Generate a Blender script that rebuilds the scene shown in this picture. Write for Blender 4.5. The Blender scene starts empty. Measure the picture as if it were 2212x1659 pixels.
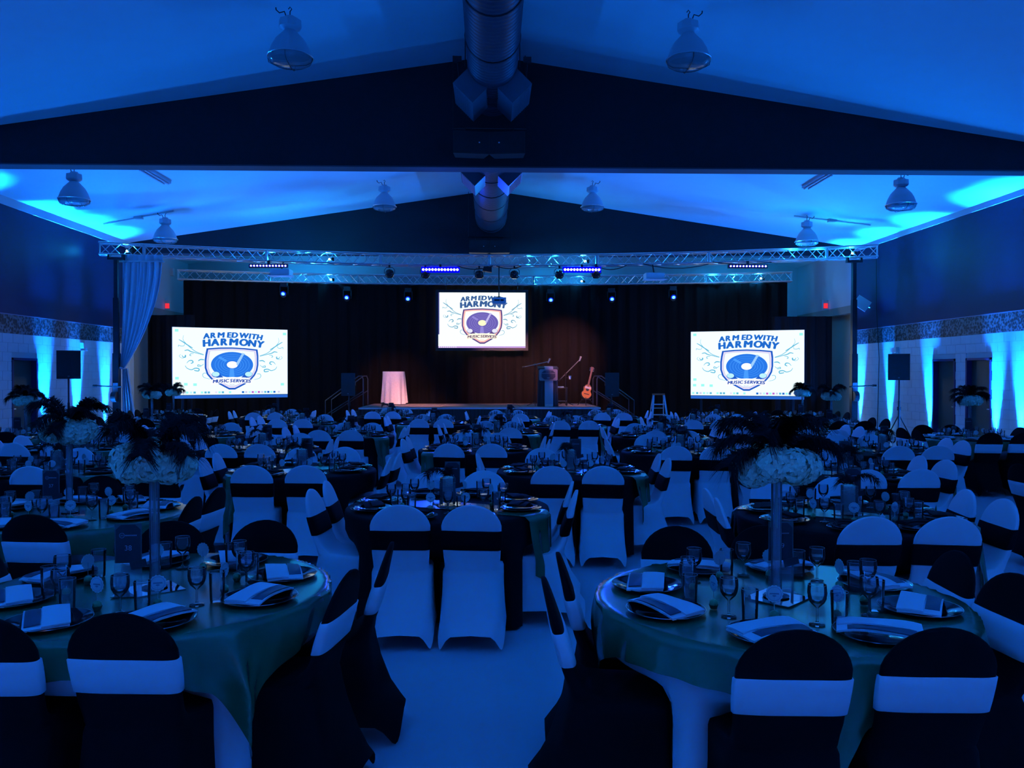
import bpy, math, random
from mathutils import Vector, Matrix
R = math.radians; PI = math.pi
sc = bpy.context.scene
COL = sc.collection
rnd = random.Random(7)

# ------------------------------------------------------------------ camera
CAM_H = 1.74
cam_d = bpy.data.cameras.new('camera'); cam_d.sensor_width = 36; cam_d.lens = 36*1790/2212
cam_d.clip_end = 200
cam = bpy.data.objects.new('camera', cam_d); COL.objects.link(cam)
cam.location = (0, 0, CAM_H); cam.rotation_euler = (R(90-0.592), 0, R(-1.57))
sc.camera = cam
# ------------------------------------------------------------------ world, exposure
w = bpy.data.worlds.new('world'); sc.world = w; w.use_nodes = True
w.node_tree.nodes['Background'].inputs[0].default_value = (0.0005, 0.001, 0.004, 1)
sc.view_settings.view_transform = 'Standard'; sc.view_settings.look = 'None'
sc.view_settings.exposure = 0.2; sc.view_settings.gamma = 1.0; sc.view_settings.use_curve_mapping = False
sc.cycles.max_bounces = 5; sc.cycles.diffuse_bounces = 3; sc.cycles.glossy_bounces = 2; sc.cycles.transparent_max_bounces = 10
sc.cycles.caustics_reflective = False; sc.cycles.caustics_refractive = False
sc.cycles.use_light_tree=False
# light colours and strengths, all in one place
BLUE = (0.003, 0.165, 1.0)
UP_W = 19000.0         # tight core of one wall uplight
SPILL_W = 1150.0       # its wide spill
WASH_W = 760.0         # one stage wash lamp
MOVER_W = 60.0

def vis(x, y, z, mx=260, my=300):
    """is a point inside the photograph's view, with a margin"""
    ps, pt = R(1.57), R(-0.592)
    a = x*math.cos(ps)-y*math.sin(ps); b = x*math.sin(ps)+y*math.cos(ps); c = z-CAM_H
    f = b*math.cos(pt)+c*math.sin(pt); v = -b*math.sin(pt)+c*math.cos(pt)
    if f < .5: return False
    px = 1106+1790*a/f; py = 829.5-1790*v/f
    return -mx < px < 2212+mx and -my < py < 1659+my

# ------------------------------------------------------------------ materials
MATS = {}
def mat(name, col=(.5,.5,.5), rough=.6, metal=0., spec=.5, emit=None, es=1., noise=0., nscale=20., bump=0., sheen=0., aniso=0.):
    if name in MATS: return MATS[name]
    m = bpy.data.materials.new(name); m.use_nodes = True
    nt = m.node_tree; b = nt.nodes['Principled BSDF']
    b.inputs['Base Color'].default_value = (*col, 1); b.inputs['Roughness'].default_value = rough
    b.inputs['Metallic'].default_value = metal; b.inputs['Specular IOR Level'].default_value = spec
    if sheen: b.inputs['Sheen Weight'].default_value = sheen
    if emit:
        b.inputs['Emission Color'].default_value = (*emit, 1); b.inputs['Emission Strength'].default_value = es
    if noise or bump:
        tc = nt.nodes.new('ShaderNodeTexCoord'); n = nt.nodes.new('ShaderNodeTexNoise')
        n.inputs['Scale'].default_value = nscale; n.inputs['Detail'].default_value = 4
        nt.links.new(tc.outputs['Object'], n.inputs['Vector'])
        if noise:
            mx = nt.nodes.new('ShaderNodeMix'); mx.data_type = 'RGBA'
            mx.inputs[6].default_value = (*[c*(1-noise) for c in col], 1)
            mx.inputs[7].default_value = (*[min(1, c*(1+noise)) for c in col], 1)
            nt.links.new(n.outputs['Fac'], mx.inputs[0]); nt.links.new(mx.outputs[2], b.inputs['Base Color'])
        if bump:
            bp = nt.nodes.new('ShaderNodeBump'); bp.inputs['Strength'].default_value = bump; bp.inputs['Distance'].default_value = .01
            nt.links.new(n.outputs['Fac'], bp.inputs['Height']); nt.links.new(bp.outputs[0], b.inputs['Normal'])
    MATS[name] = m; return m
def emis(name, col, s=1.):
    if name in MATS: return MATS[name]
    m = bpy.data.materials.new(name); m.use_nodes = True; nt = m.node_tree
    nt.nodes.remove(nt.nodes['Principled BSDF']); e = nt.nodes.new('ShaderNodeEmission')
    e.inputs[0].default_value = (*col, 1); e.inputs[1].default_value = s
    nt.links.new(e.outputs[0], nt.nodes['Material Output'].inputs[0])
    MATS[name] = m; return m
def glass_mat(name, tint=(.97,.98,1), ior=1.5, rough=.02, haze=.07):
    if name in MATS: return MATS[name]
    m = bpy.data.materials.new(name); m.use_nodes = True; nt = m.node_tree
    nt.nodes.remove(nt.nodes['Principled BSDF'])
    t = nt.nodes.new('ShaderNodeBsdfTransparent'); t.inputs[0].default_value = (*tint, 1)
    g = nt.nodes.new('ShaderNodeBsdfGlossy'); g.inputs['Roughness'].default_value = rough
    d = nt.nodes.new('ShaderNodeBsdfDiffuse'); d.inputs[0].default_value = (.75,.8,.85,1)
    f = nt.nodes.new('ShaderNodeFresnel'); f.inputs[0].default_value = ior
    m0 = nt.nodes.new('ShaderNodeMixShader'); m0.inputs[0].default_value = haze
    nt.links.new(t.outputs[0], m0.inputs[1]); nt.links.new(d.outputs[0], m0.inputs[2])
    mx = nt.nodes.new('ShaderNodeMixShader')
    nt.links.new(f.outputs[0], mx.inputs[0]); nt.links.new(m0.outputs[0], mx.inputs[1]); nt.links.new(g.outputs[0], mx.inputs[2])
    nt.links.new(mx.outputs[0], nt.nodes['Material Output'].inputs[0])
    MATS[name] = m; return m

M_CEIL = mat('white_ceiling_paint', (.70,.76,.80), .9, noise=.03, nscale=3)
M_BEAM = mat('black_beam_paint', (.012,.013,.02), .8)
M_BEAMB = mat('grey_beam_edge', (.07,.07,.085), .7)
M_WALLUP = mat('navy_wall_paint', (.016,.015,.068), .55, noise=.1, nscale=1.5)
M_WALLLO = mat('mortar_white_paint', (.5,.5,.52), .8)
M_BLOCK = mat('white_block_paint', (.62,.62,.66), .55, noise=.06, nscale=9, bump=.15)
M_WHITEWALL = mat('white_end_wall_paint', (.5,.5,.55), .8)
M_BEIGE = mat('beige_alcove_paint', (.3,.27,.24), .8)
M_FLOOR = mat('pale_floor', (.70,.70,.72), .36, noise=.05, nscale=1.2)
M_WSP = mat('white_spandex', (.86,.88,.90), .75, noise=.02, nscale=4)
M_BSP = mat('black_spandex', (.0016,.0016,.0020), .9, spec=.12)
M_BCL = mat('black_polyester_cloth', (.0022,.0022,.0028), .8, spec=.15)
M_WCL = mat('white_satin_cloth', (.72,.72,.74), .45, noise=.03, nscale=6)
M_GREEN = mat('green_satin', (.022,.135,.052), .24, spec=.8, noise=.25, nscale=5)
M_GLASS = glass_mat('clear_glass', ior=1.4)  # milky diffuse haze stands in for light caught by the glasses
M_GLASS2 = glass_mat('vase_glass', tint=(.95,.97,1), ior=1.45, haze=.24)  # stronger haze, again standing in for light the vase catches
M_WATER = glass_mat('water', tint=(.92,.96,1), ior=1.33, haze=.12)
M_PLATE = mat('black_gloss_plate', (.006,.006,.008), .12, spec=.6)
M_RIM = mat('silver_plate_rim', (.55,.55,.6), .25, metal=1)
M_WNAP = mat('white_napkin', (.92,.93,.95), .8)
M_DNAP = mat('dark_menu_paper', (.09,.09,.13), .5)
M_BNAP = mat('black_napkin', (.003,.003,.004), .8, spec=.15)
M_CARD = mat('pale_card_paper', (.62,.74,.72), .8)
M_CARDP = mat('card_print', (.25,.32,.38), .8)
M_STICK = mat('card_stick', (.35,.42,.4), .6)
M_FAVB = mat('green_foil', (.10,.28,.12), .4, bump=.6, nscale=60)
M_FAVC = mat('dark_paper_cup', (.03,.06,.03), .6)
M_FLOW = mat('cream_petal', (.92,.99,.72), .8)
M_FEATH = mat('black_feather', (.002,.002,.003), .7, spec=.2)
M_MIRROR = mat('mirror', (.9,.92,.95), .03, metal=1)
M_SIGN = mat('black_sign_card', (.012,.014,.022), .5)
M_SIGNP = mat('silver_sign_print', (.42,.42,.5), .4)
M_SIGNB = mat('sign_edge_print', (.07,.10,.09), .5)
M_ALU = mat('aluminium', (.74,.75,.78), .32, metal=1)
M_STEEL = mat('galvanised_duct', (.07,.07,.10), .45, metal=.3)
M_REG = mat('register_metal', (.17,.17,.21), .35, metal=.4)
M_BLK = mat('black_metal', (.012,.012,.016), .4)
M_BLKP = mat('black_plastic_box', (.018,.018,.022), .5)
M_GRILL = mat('black_speaker_grille', (.010,.010,.014), .6, bump=.5, nscale=180)
M_LAMPW = mat('white_lamp_enamel', (.55,.55,.6), .4)
M_LENS = glass_mat('lamp_lens', tint=(.9,.92,.95), ior=1.5, rough=.1, haze=.3)
M_DRAPE = mat('black_velvet_drape', (.007,.0055,.006), .9, spec=.1)
M_SHEER = mat('white_sheer_drape', (.62,.62,.68), .8)
M_DECK = mat('stage_deck_panel', (.20,.17,.16), .5, noise=.2, nscale=3)
M_SKIRT = mat('dark_stage_skirt', (.03,.027,.03), .9)
M_DOOR = mat('dark_green_door', (.035,.06,.05), .45)
M_DFRAME = mat('dark_blue_door_frame', (.02,.022,.10), .5)
M_PROJ = mat('white_projector_case', (.62,.62,.66), .5)
M_LED = emis('blue_led_lens', (.45,.5,1.), 6)
M_LEDB = emis('blue_led_bar_glow', (.0,.0,1.), 1.2)
M_MHL = emis('mover_lens', (.12,.42,1.), 2.2)
M_MHR = emis('mover_ring', (.0,.02,1.), .8)
M_UPL = emis('uplight_lens', (.2,.7,1.), 12)
M_RED = emis('exit_sign_red', (.9,.03,.06), .9)
M_SUN = mat('guitar_sunburst', (.60,.20,.04), .3)
M_GDARK = mat('guitar_dark_edge', (.02,.01,.008), .3)
M_GNECK = mat('guitar_neck', (.25,.10,.06), .4)
M_CREAM = mat('cream_pickguard', (.7,.65,.6), .5)
M_SEQ = mat('sequin_cloth', (.72,.66,.66), .4, noise=.25, nscale=40, bump=.6)
M_ORG = mat('orange_ladder_cap', (.5,.13,.05), .5)

def band_mat():
    m = bpy.data.materials.new('floral_border'); m.use_nodes = True; nt = m.node_tree
    b = nt.nodes['Principled BSDF']; b.inputs['Roughness'].default_value = .45
    tc = nt.nodes.new('ShaderNodeTexCoord'); n = nt.nodes.new('ShaderNodeTexNoise'); v = nt.nodes.new('ShaderNodeTexVoronoi')
    n.inputs['Scale'].default_value = 7; n.inputs['Detail'].default_value = 6; v.inputs['Scale'].default_value = 16
    ra = nt.nodes.new('ShaderNodeValToRGB'); mm = nt.nodes.new('ShaderNodeMath'); mm.operation = 'MULTIPLY'
    nt.links.new(tc.outputs['Object'], n.inputs['Vector']); nt.links.new(tc.outputs['Object'], v.inputs['Vector'])
    nt.links.new(n.outputs['Fac'], mm.inputs[0]); nt.links.new(v.outputs['Distance'], mm.inputs[1])
    ra.color_ramp.elements[0].position = .18; ra.color_ramp.elements[0].color = (.010,.014,.018,1)
    ra.color_ramp.elements[1].position = .36; ra.color_ramp.elements[1].color = (.16,.18,.20,1)
    nt.links.new(mm.outputs[0], ra.inputs[0]); nt.links.new(ra.outputs[0], b.inputs['Base Color'])
    return m
M_BAND = band_mat()

# ------------------------------------------------------------------ mesh helpers
class MB:
    def __init__(s): s.v = []; s.f = []; s.m = []
    def add(s, v, f, mi=0):
        o = len(s.v); s.v += [tuple(p) for p in v]; s.f += [tuple(i+o for i in q) for q in f]; s.m += [mi]*len(f); return s
    def box(s, x0, y0, z0, x1, y1, z1, mi=0):
        v = [(x0,y0,z0),(x1,y0,z0),(x1,y1,z0),(x0,y1,z0),(x0,y0,z1),(x1,y0,z1),(x1,y1,z1),(x0,y1,z1)]
        return s.add(v, [(0,3,2,1),(4,5,6,7),(0,1,5,4),(1,2,6,5),(2,3,7,6),(3,0,4,7)], mi)
    def tube(s, p, q, r, n=6, r2=None, mi=0, cap=True):
        p = Vector(p); q = Vector(q); d = (q-p).normalized(); r2 = r if r2 is None else r2
        a = d.orthogonal().normalized(); b = d.cross(a)
        v = []
        for k in range(n):
            t = 2*PI*k/n; o = a*math.cos(t)+b*math.sin(t); v += [p+o*r, q+o*r2]
        f = [(2*k, 2*((k+1)%n), 2*((k+1)%n)+1, 2*k+1) for k in range(n)]
        if cap: f += [tuple(2*k for k in range(n))[::-1], tuple(2*k+1 for k in range(n))]
        return s.add(v, f, mi)
    def path(s, pts, r, n=6, mi=0):
        pts = [Vector(p) for p in pts]; rs = r if isinstance(r, (list, tuple)) else [r]*len(pts); v = []; a = None
        for i, p in enumerate(pts):
            d = (pts[min(i+1, len(pts)-1)]-pts[max(i-1, 0)]).normalized()
            a = d.orthogonal().normalized() if a is None else (a-d*a.dot(d)).normalized()
            b = d.cross(a)
            for k in range(n):
                t = 2*PI*k/n; v.append(p+(a*math.cos(t)+b*math.sin(t))*rs[i])
        f = []
        for i in range(len(pts)-1):
            for k in range(n): f.append((i*n+k, i*n+(k+1)%n, (i+1)*n+(k+1)%n, (i+1)*n+k))
        f += [tuple(range(n))[::-1], tuple((len(pts)-1)*n+k for k in range(n))]
        return s.add(v, f, mi)
    def lathe(s, prof, n=24, c=(0,0,0), mi=0, sx=1., sy=1.):
        v = []; f = []
        for r, z in prof:
            for k in range(n):
                t = 2*PI*k/n; v.append((c[0]+r*math.cos(t)*sx, c[1]+r*math.sin(t)*sy, c[2]+z))
        for i in range(len(prof)-1):
            for k in range(n): f.append((i*n+k, i*n+(k+1)%n, (i+1)*n+(k+1)%n, (i+1)*n+k))
        return s.add(v, f, mi)
    def poly(s, pts, mi=0): return s.add(pts, [tuple(range(len(pts)))], mi)
    def prism(s, pts, ax, a, b, mi=0):
        """pts 2-D outline extruded along axis ax from a to b"""
        def P(p, t):
            if ax == 'y': return (p[0], t, p[1])
            if ax == 'x': return (t, p[0], p[1])
            return (p[0], p[1], t)
        n = len(pts); v = [P(p, a) for p in pts]+[P(p, b) for p in pts]
        f = [tuple(range(n))[::-1], tuple(range(n, 2*n))]+[(k, (k+1)%n, n+(k+1)%n, n+k) for k in range(n)]
        return s.add(v, f, mi)
    def grid(s, fn, nu, nv, mi=0, wrap=False):
        v = [fn(i/nu, j/nv) for j in range(nv+1) for i in range(nu+(0 if wrap else 1))]
        W = nu if wrap else nu+1
        f = [(j*W+i, j*W+(i+1)%W, (j+1)*W+(i+1)%W, (j+1)*W+i) for j in range(nv) for i in range(nu)]
        return s.add(v, f, mi)
    def mesh(s, name, mats, smooth=False, fix=True):
        me = bpy.data.meshes.new(name); me.from_pydata(s.v, [], s.f)
        for m in (mats if isinstance(mats, (list, tuple)) else [mats]): me.materials.append(m)
        if any(s.m): me.polygons.foreach_set('material_index', s.m)
        if fix:
            import bmesh
            bm = bmesh.new(); bm.from_mesh(me); bmesh.ops.recalc_face_normals(bm, faces=bm.faces); bm.to_mesh(me); bm.free()
        if smooth: me.polygons.foreach_set('use_smooth', [True]*len(me.polygons))
        me.update(); return me
def shade(me, ang=40):
    me.polygons.foreach_set('use_smooth', [True]*len(me.polygons))
    try: me.set_sharp_from_angle(angle=R(ang))
    except Exception: pass
    return me
def obj(name, me, parent=None, loc=(0,0,0), rot=(0,0,0), scale=None):
    o = bpy.data.objects.new(name, me); COL.objects.link(o); o.location = loc; o.rotation_euler = rot
    if scale is not None: o.scale = scale
    if parent: o.parent = parent
    return o
def tag(o, label, cat, group=None, kind=None):
    o['label'] = label; o['category'] = cat
    if group: o['group'] = group
    if kind: o['kind'] = kind
    return o
def thing(name, label, cat, loc=(0,0,0), rz=0., group=None):
    o = bpy.data.objects.new(name, None); COL.objects.link(o); o.location = loc; o.rotation_euler = (0,0,rz); o.empty_display_size = .1
    return tag(o, label, cat, group)
def struct(name, me, parent=None, loc=(0,0,0), rot=(0,0,0)):
    o = obj(name, me, parent, loc, rot)
    if not parent: o['kind'] = 'structure'
    return o
def light(name, kind, loc, energy, color, parent=None, aim=None, size=45, blend=1., radius=.05):
    l = bpy.data.lights.new(name, kind); l.energy = energy; l.color = color; l.shadow_soft_size = radius
    if kind == 'SPOT': l.spot_size = R(size); l.spot_blend = blend
    o = bpy.data.objects.new(name, l); COL.objects.link(o); o.location = loc
    if aim is not None: o.rotation_euler = Vector(aim).to_track_quat('-Z', 'Y').to_euler()
    if parent: o.parent = parent
    return o
def text_mesh(body, size, m, offset=0., shear=0., extrude=0.):
    cu = bpy.data.curves.new('lettering', 'FONT'); cu.body = body; cu.size = size; cu.offset = offset; cu.shear = shear
    cu.align_x = 'CENTER'; cu.align_y = 'CENTER'; cu.extrude = extrude; cu.resolution_u = 4
    o = bpy.data.objects.new('lettering', cu); COL.objects.link(o)
    bpy.context.view_layer.update()
    me = bpy.data.meshes.new_from_object(o.evaluated_get(bpy.context.evaluated_depsgraph_get()))
    bpy.data.objects.remove(o); bpy.data.curves.remove(cu)
    me.materials.clear(); me.materials.append(m); return me

# ------------------------------------------------------------------ the hall
XL, XR, YB, YF = -10.4, 10.85, -4.0, 28.95       # left wall, right wall, wall behind the camera, end wall
RX, RZ, SL = .05, 7.15, .15                      # ridge and ceiling slope
def cz(x): return RZ-SL*abs(x-RX)
BEAM1, BEAM2 = 14.1, 24.3
struct('floor', MB().box(XL-.6, YB-.3, -.1, XR+.9, YF+.3, 0).mesh('floor', M_FLOOR))
for n, a, b in (('ceiling', XL-.3, RX), ('ceiling.001', RX, XR+.3)):
    struct(n, MB().add([(a,YB-.3,cz(a)),(b,YB-.3,cz(b)),(b,YF+.3,cz(b)),(a,YF+.3,cz(a)),(a,YB-.3,cz(a)+.15),(b,YB-.3,cz(b)+.15),(b,YF+.3,cz(b)+.15),(a,YF+.3,cz(a)+.15)],
        [(0,1,2,3),(7,6,5,4),(0,4,5,1),(1,5,6,2),(2,6,7,3),(3,7,4,0)]).mesh('ceiling', M_CEIL))
for i, (y, t) in enumerate(((BEAM1, .3), (BEAM2, .32))):
    out = [(XL, 5.28), (XR, 5.28), (XR, cz(XR)), (RX, RZ), (XL, cz(XL))]
    b = struct(f'trim_{i+1}', MB().prism(out, 'y', y, y+t).mesh('gable_beam', M_BEAM))
    struct('soffit', MB().box(XL, y-.012, 5.262, XR, y+t+.012, 5.285).mesh('soffit', M_BEAMB), b)
WT = 5.40
BAND0, BAND1 = 2.655, 3.06
DOORS = {'left': ((18.35, 19.36), (16.9, 17.75)), 'right': ((19.01, 19.99), (17.62, 18.58))}
DH = 2.13
def side_wall(side, X, sgn):
    # the inner face lies at X; the body of the wall goes outwards (sgn)
    T = .3
    def bx(m, y0, y1, z0, z1, a=0., t=T): m.box(min(X+sgn*a, X+sgn*t), y0, z0, max(X+sgn*a, X+sgn*t), y1, z1); return m
    m = MB(); ys = sorted(DOORS[side]); cur = YB
    lo = MB()
    for (a, b) in ys:
        bx(lo, cur, a, 0, DH, .012); cur = b
    bx(lo, cur, BEAM2+.3, 0, DH, .012); bx(lo, YB, BEAM2+.3, DH, BAND0, .012)
    wall = struct('wall_'+side, bx(m, YB, BEAM2+.3, BAND1-.02, WT).mesh('wall', M_WALLUP))
    struct('lower_wall', lo.mesh('lower_wall', M_WALLLO), wall)
    struct('border', bx(MB(), YB, BEAM2+.3, BAND0, BAND1, -.004, .05).mesh('border', M_BAND), wall)
    struct('picture_rail', bx(MB(), YB, BEAM2+.3, BAND1, BAND1+.02, -.016, .05).mesh('rail', mat('rail_paint', (.25,.22,.32), .4)), wall)
    struct('cornice', bx(MB(), YB, BEAM2+.3, WT, cz(X)+.05, -.02, T).mesh('cornice', M_CEIL), wall)
    # painted blocks as far as the photograph shows them
    h = BAND0/13; blk = MB().box(0, 0, 0, .03, .392, h-.009).mesh('block', M_BLOCK)
    for k in range(13):
        y = 14.8+(.2 if k % 2 else 0)
        while y < BEAM2:
            y0, y1 = y+.004, min(y+.396, BEAM2)
            for (a, b) in DOORS[side]:
                if k*h < DH-.02 and y1 > a and y0 < b:
                    if y0 < a-.05: y1 = a
                    elif y1 > b+.05: y0 = b
                    else: y0 = y1
            if y1-y0 > .05:
                o = struct('block', blk, wall, (X if sgn > 0 else X-.03, y0, k*h+.0045)); o.scale = (1, (y1-y0)/.392, 1)
            y += .4
    for i, (a, b) in enumerate(DOORS[side]):
        n = (1 if side == 'left' else 3)+i
        d = struct(f'door_{n}', MB().box(*( (X+.11,) if sgn > 0 else (X-.16,)), a+.05, .01, *((X+.16,) if sgn > 0 else (X-.11,)), b-.05, DH-.05).mesh('door', M_DOOR))
        fr = MB(); x0, x1 = (X-.015, X+.2) if sgn > 0 else (X-.2, X+.015)
        for (p, q, z0, z1) in ((a, a+.05, 0, DH), (b-.05, b, 0, DH), (a, b, DH-.05, DH)): fr.box(x0, p, z0, x1, q, z1)
        struct('door_frame', fr.mesh('door_frame', M_DFRAME), d)
        hx = X+.11-.05 if sgn > 0 else X-.11+.05
        struct('door_handle', MB().tube((hx, a+.12, 1.0), (hx, a+.25, 1.0), .012).tube((X+sgn*.13, a+.12, 1.0), (hx, a+.12, 1.0), .012).mesh('handle', M_ALU), d)
    # beyond the second beam: white above, alcove below
    ew = struct('wall_end_'+side, bx(MB(), BEAM2+.3, YF, 3.85, cz(X)+.05).mesh('wall', M_WHITEWALL))
    struct('alcove', bx(MB(), BEAM2+.3, YF, 0, 3.9, .3, .5).mesh('alcove', M_BEIGE), ew)
    struct('alcove_return', bx(MB(), BEAM2+.28, BEAM2+.34, 0, 3.9, 0, .5).mesh('alcove', M_BEIGE), ew)
    struct('header', bx(MB(), BEAM2+.3, YF, 3.62, 3.86, 0.005, .5).mesh('header', M_BEIGE), ew)
side_wall('left', XL, -1); side_wall('right', XR, 1)
struct('wall_end', MB().box(XL-.3, YF, 0, XR+.6, YF+.2, 7.2).mesh('wall', M_WHITEWALL))
struct('wall_rear', MB().box(XL-.3, YB-.2, 0, XR+.6, YB, 7.2).mesh('wall', M_BLOCK))

# ------------------------------------------------------------------ uplights along the walls
me_can = shade(MB().lathe([(.0,0),(.085,0),(.09,.01),(.09,.15),(.075,.16),(.075,.135),(0,.135)], 16).mesh('can', M_BLK))
me_len = MB().lathe([(.0,.14),(.073,.14)], 16).mesh('lens', M_UPL)
me_yok = MB().box(-.105,-.015,0,-.095,.015,.1).box(.095,-.015,0,.105,.015,.1).mesh('yoke', M_BLK)
ORD = ['first','second','third','fourth','fifth','sixth','seventh','eighth','ninth','tenth','eleventh','twelfth','thirteenth','fourteenth']
def uplight(x, y, lean, label, energy=1., spill=1.):
    t = thing('uplight', label, 'uplight', (x, y, 0), 0, 'blue uplights along the walls')
    obj('can', me_can, t); obj('lens', me_len, t); obj('yoke', me_yok, t)
    light('uplight_beam', 'SPOT', (0,0,.16), UP_W*energy, BLUE, t, (lean[0], lean[1], 1), 25, 1., .04)
    light('uplight_spill', 'SPOT', (0,0,.17), SPILL_W*spill, BLUE, t, (-lean[0]*20, -lean[1]*20, 1), 112, 1., .05)
UPL = [22.73, 21.17, 19.65, 16.6, 13.0, 10.2, 7.4, 4.6, 1.8, -1.0]  # those nearest the camera are unseen, added for blue ambient light
UPR = [23.93, 22.14, 20.12, 17.45, 16.6, 13.2, 10.4, 7.6, 4.8, 2.0, -1.0]  # here too the ones toward the camera are unseen additions for ambient
for i, y in enumerate(UPL): uplight(XL+.11, y, (-.045, 0), f'blue uplight at the foot of the left wall, {ORD[i]} from the stage', 1. if y > 14 else .6, 1.0 if y > 14 else .17)
for i, y in enumerate(UPR): uplight(XR-.11, y, (.045, 0), f'blue uplight at the foot of the right wall, {ORD[i]} from the stage', 1. if y > 14 else .6, .9 if y > 14 else .14)
for i, x in enumerate((-8, -4.8, -1.6, 1.6, 4.8, 8)): uplight(x, YB+.15, (0, -.02), f'blue uplight at the foot of the rear wall, {ORD[i]} from the left', .62, 1.0)  # unseen row added to light chair backs and the near ceiling
# added unseen lamp standing in for warm doorway light behind the camera
dt = thing('wall_sconce', 'warm wall lamp beside the door in the rear wall', 'lamp', (1.0, YB+.02, 2.2))
obj('backplate', MB().box(-.06,-.02,-.1,.06,0.01,.1).mesh('plate', M_ALU), dt)
obj('shade', shade(MB().lathe([(.05,-.08),(.08,.08),(.0,.09)], 14, (0,.09,0)).mesh('shade', emis('warm_shade', (1,.55,.25), 2))), dt)
light('sconce_light', 'POINT', (0,.3,0), 3, (1,.45,.18), dt, radius=.1)

# ------------------------------------------------------------------ ceiling: high bay lamps, strip lights, duct, loudspeakers
def bell(): return shade(MB().lathe([(.07,.46),(.085,.44),(.12,.40),(.18,.33),(.225,.24),(.262,.12),(.27,.10)], 28).lathe([(.266,.10),(.22,.235),(.17,.33),(.08,.40)], 28).mesh('reflector', M_LAMPW))
me_bell = bell()
me_bal = shade(MB().lathe([(.0,.66),(.06,.65),(.075,.62),(.135,.60),(.14,.50),(.10,.47),(.06,.455),(0,.455)], 8).mesh('ballast', M_LAMPW), 30)
me_rim = shade(MB().path([(.275*math.cos(2*PI*k/28), .275*math.sin(2*PI*k/28), .10) for k in range(29)], .008, 5).mesh('rim', M_ALU))
def lens_me(): return shade(MB().lathe([(.268,.10),(.255,.045),(.20,.008),(.10,-.006),(0,-.008)], 28).mesh('lens', M_LENS))
me_blens = lens_me()
me_guard = MB().path([(.275,0,.10),(.262,0,.035),(.19,0,-.006),(0,0,-.018),(-.19,0,-.006),(-.262,0,.035),(-.275,0,.10)], .004, 4).path([(0,.275,.10),(0,.262,.035),(0,.19,-.006),(0,0,-.022),(0,-.19,-.006),(0,-.262,.035),(0,-.275,.10)], .004, 4).mesh('guard', M_BLK)
me_bulb = shade(MB().lathe([(0,.38),(.03,.36),(.045,.22),(.03,.12),(0,.10)], 12).mesh('bulb', mat('frosted_bulb', (.8,.8,.85), .3)))
me_hook = MB().path([(.0,0,.66),(0,0,.72),(.02,0,.75),(0,0,.78),(-.02,0,.75)], .007, 5).mesh('hook', M_BLK)
def me_cord(s): return MB().path([(s*.05,0,.66),(s*.07,.0,.72),(s*.13,0,.70),(s*.17,0,.74),(s*.18,0,.82)], .008, 5).mesh('power_cord', M_BLK)
LAMPS = [(-2.69,11.33,'near pair over the front tables, left'),(2.72,11.3,'near pair over the front tables, right'),(-8.2,16.65,'beyond the first beam, by the left wall'),(8.36,16.65,'beyond the first beam, by the right wall'),
         (-8.24,21.35,'above the truss, by the left wall'),(-2.67,21.25,'above the truss, left of the duct'),(2.65,21.25,'above the truss, right of the duct'),(8.26,21.38,'above the truss, by the right wall')]
for x, y, l in LAMPS:
    z = cz(x)-.80
    t = thing('high_bay_lamp', 'unlit bell-shaped high bay lamp '+l, 'ceiling lamp', (x, y, z), 0, 'high bay lamps')
    t.scale = (1.1, 1.1, 1)
    for n, m in (('reflector', me_bell),('ballast', me_bal),('rim', me_rim),('lens', me_blens),('guard', me_guard),('bulb', me_bulb),('hook', me_hook)): obj(n, m, t)
    s = -1 if x < 0 else 1
    c = obj('power_cord', me_cord(s), t); obj('plug', MB().box(s*.18-.02,-.02,.80,s*.18+.02,.02,.88).mesh('plug', mat('green_plug', (.05,.12,.08), .5)), c)
for x, y0, y1, l in ((-7.18,17.34,18.72,'left'),(7.24,17.43,18.82,'right')):
    z = cz(x)
    t = thing('strip_light', f'unlit fluorescent strip light on the {l} ceiling slope', 'ceiling lamp', (x, y0, z), 0, 'fluorescent strips')
    L = y1-y0
    obj('housing', MB().box(-.09,0,-.055,.09,L,.02).mesh('housing', M_LAMPW), t)
    for dx in (-.05,.05): obj('tube', MB().tube((dx,.05,-.075),(dx,L-.05,-.075),.018,8).mesh('tube', mat('dead_tube', (.55,.58,.62), .4)), t)
for x0, x1, y, l in ((-9.9,-8.0,21.6,'left'),(8.0,9.9,21.6,'right')):
    t = thing('conduit', f'thin conduit run with a junction box on the {l} ceiling slope', 'conduit', (0,0,0), 0, 'ceiling conduits')
    obj('pipe', MB().tube((x0,y,cz(x0)-.03),(x1,y-.3,cz(x1)-.03),.018).mesh('pipe', M_LAMPW), t)
    xm = (x0+x1)/2; obj('junction_box', MB().box(xm-.1,y-.22,cz(xm)-.07,xm+.1,y-.08,cz(xm)+.03).mesh('box', M_LAMPW), t)

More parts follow.
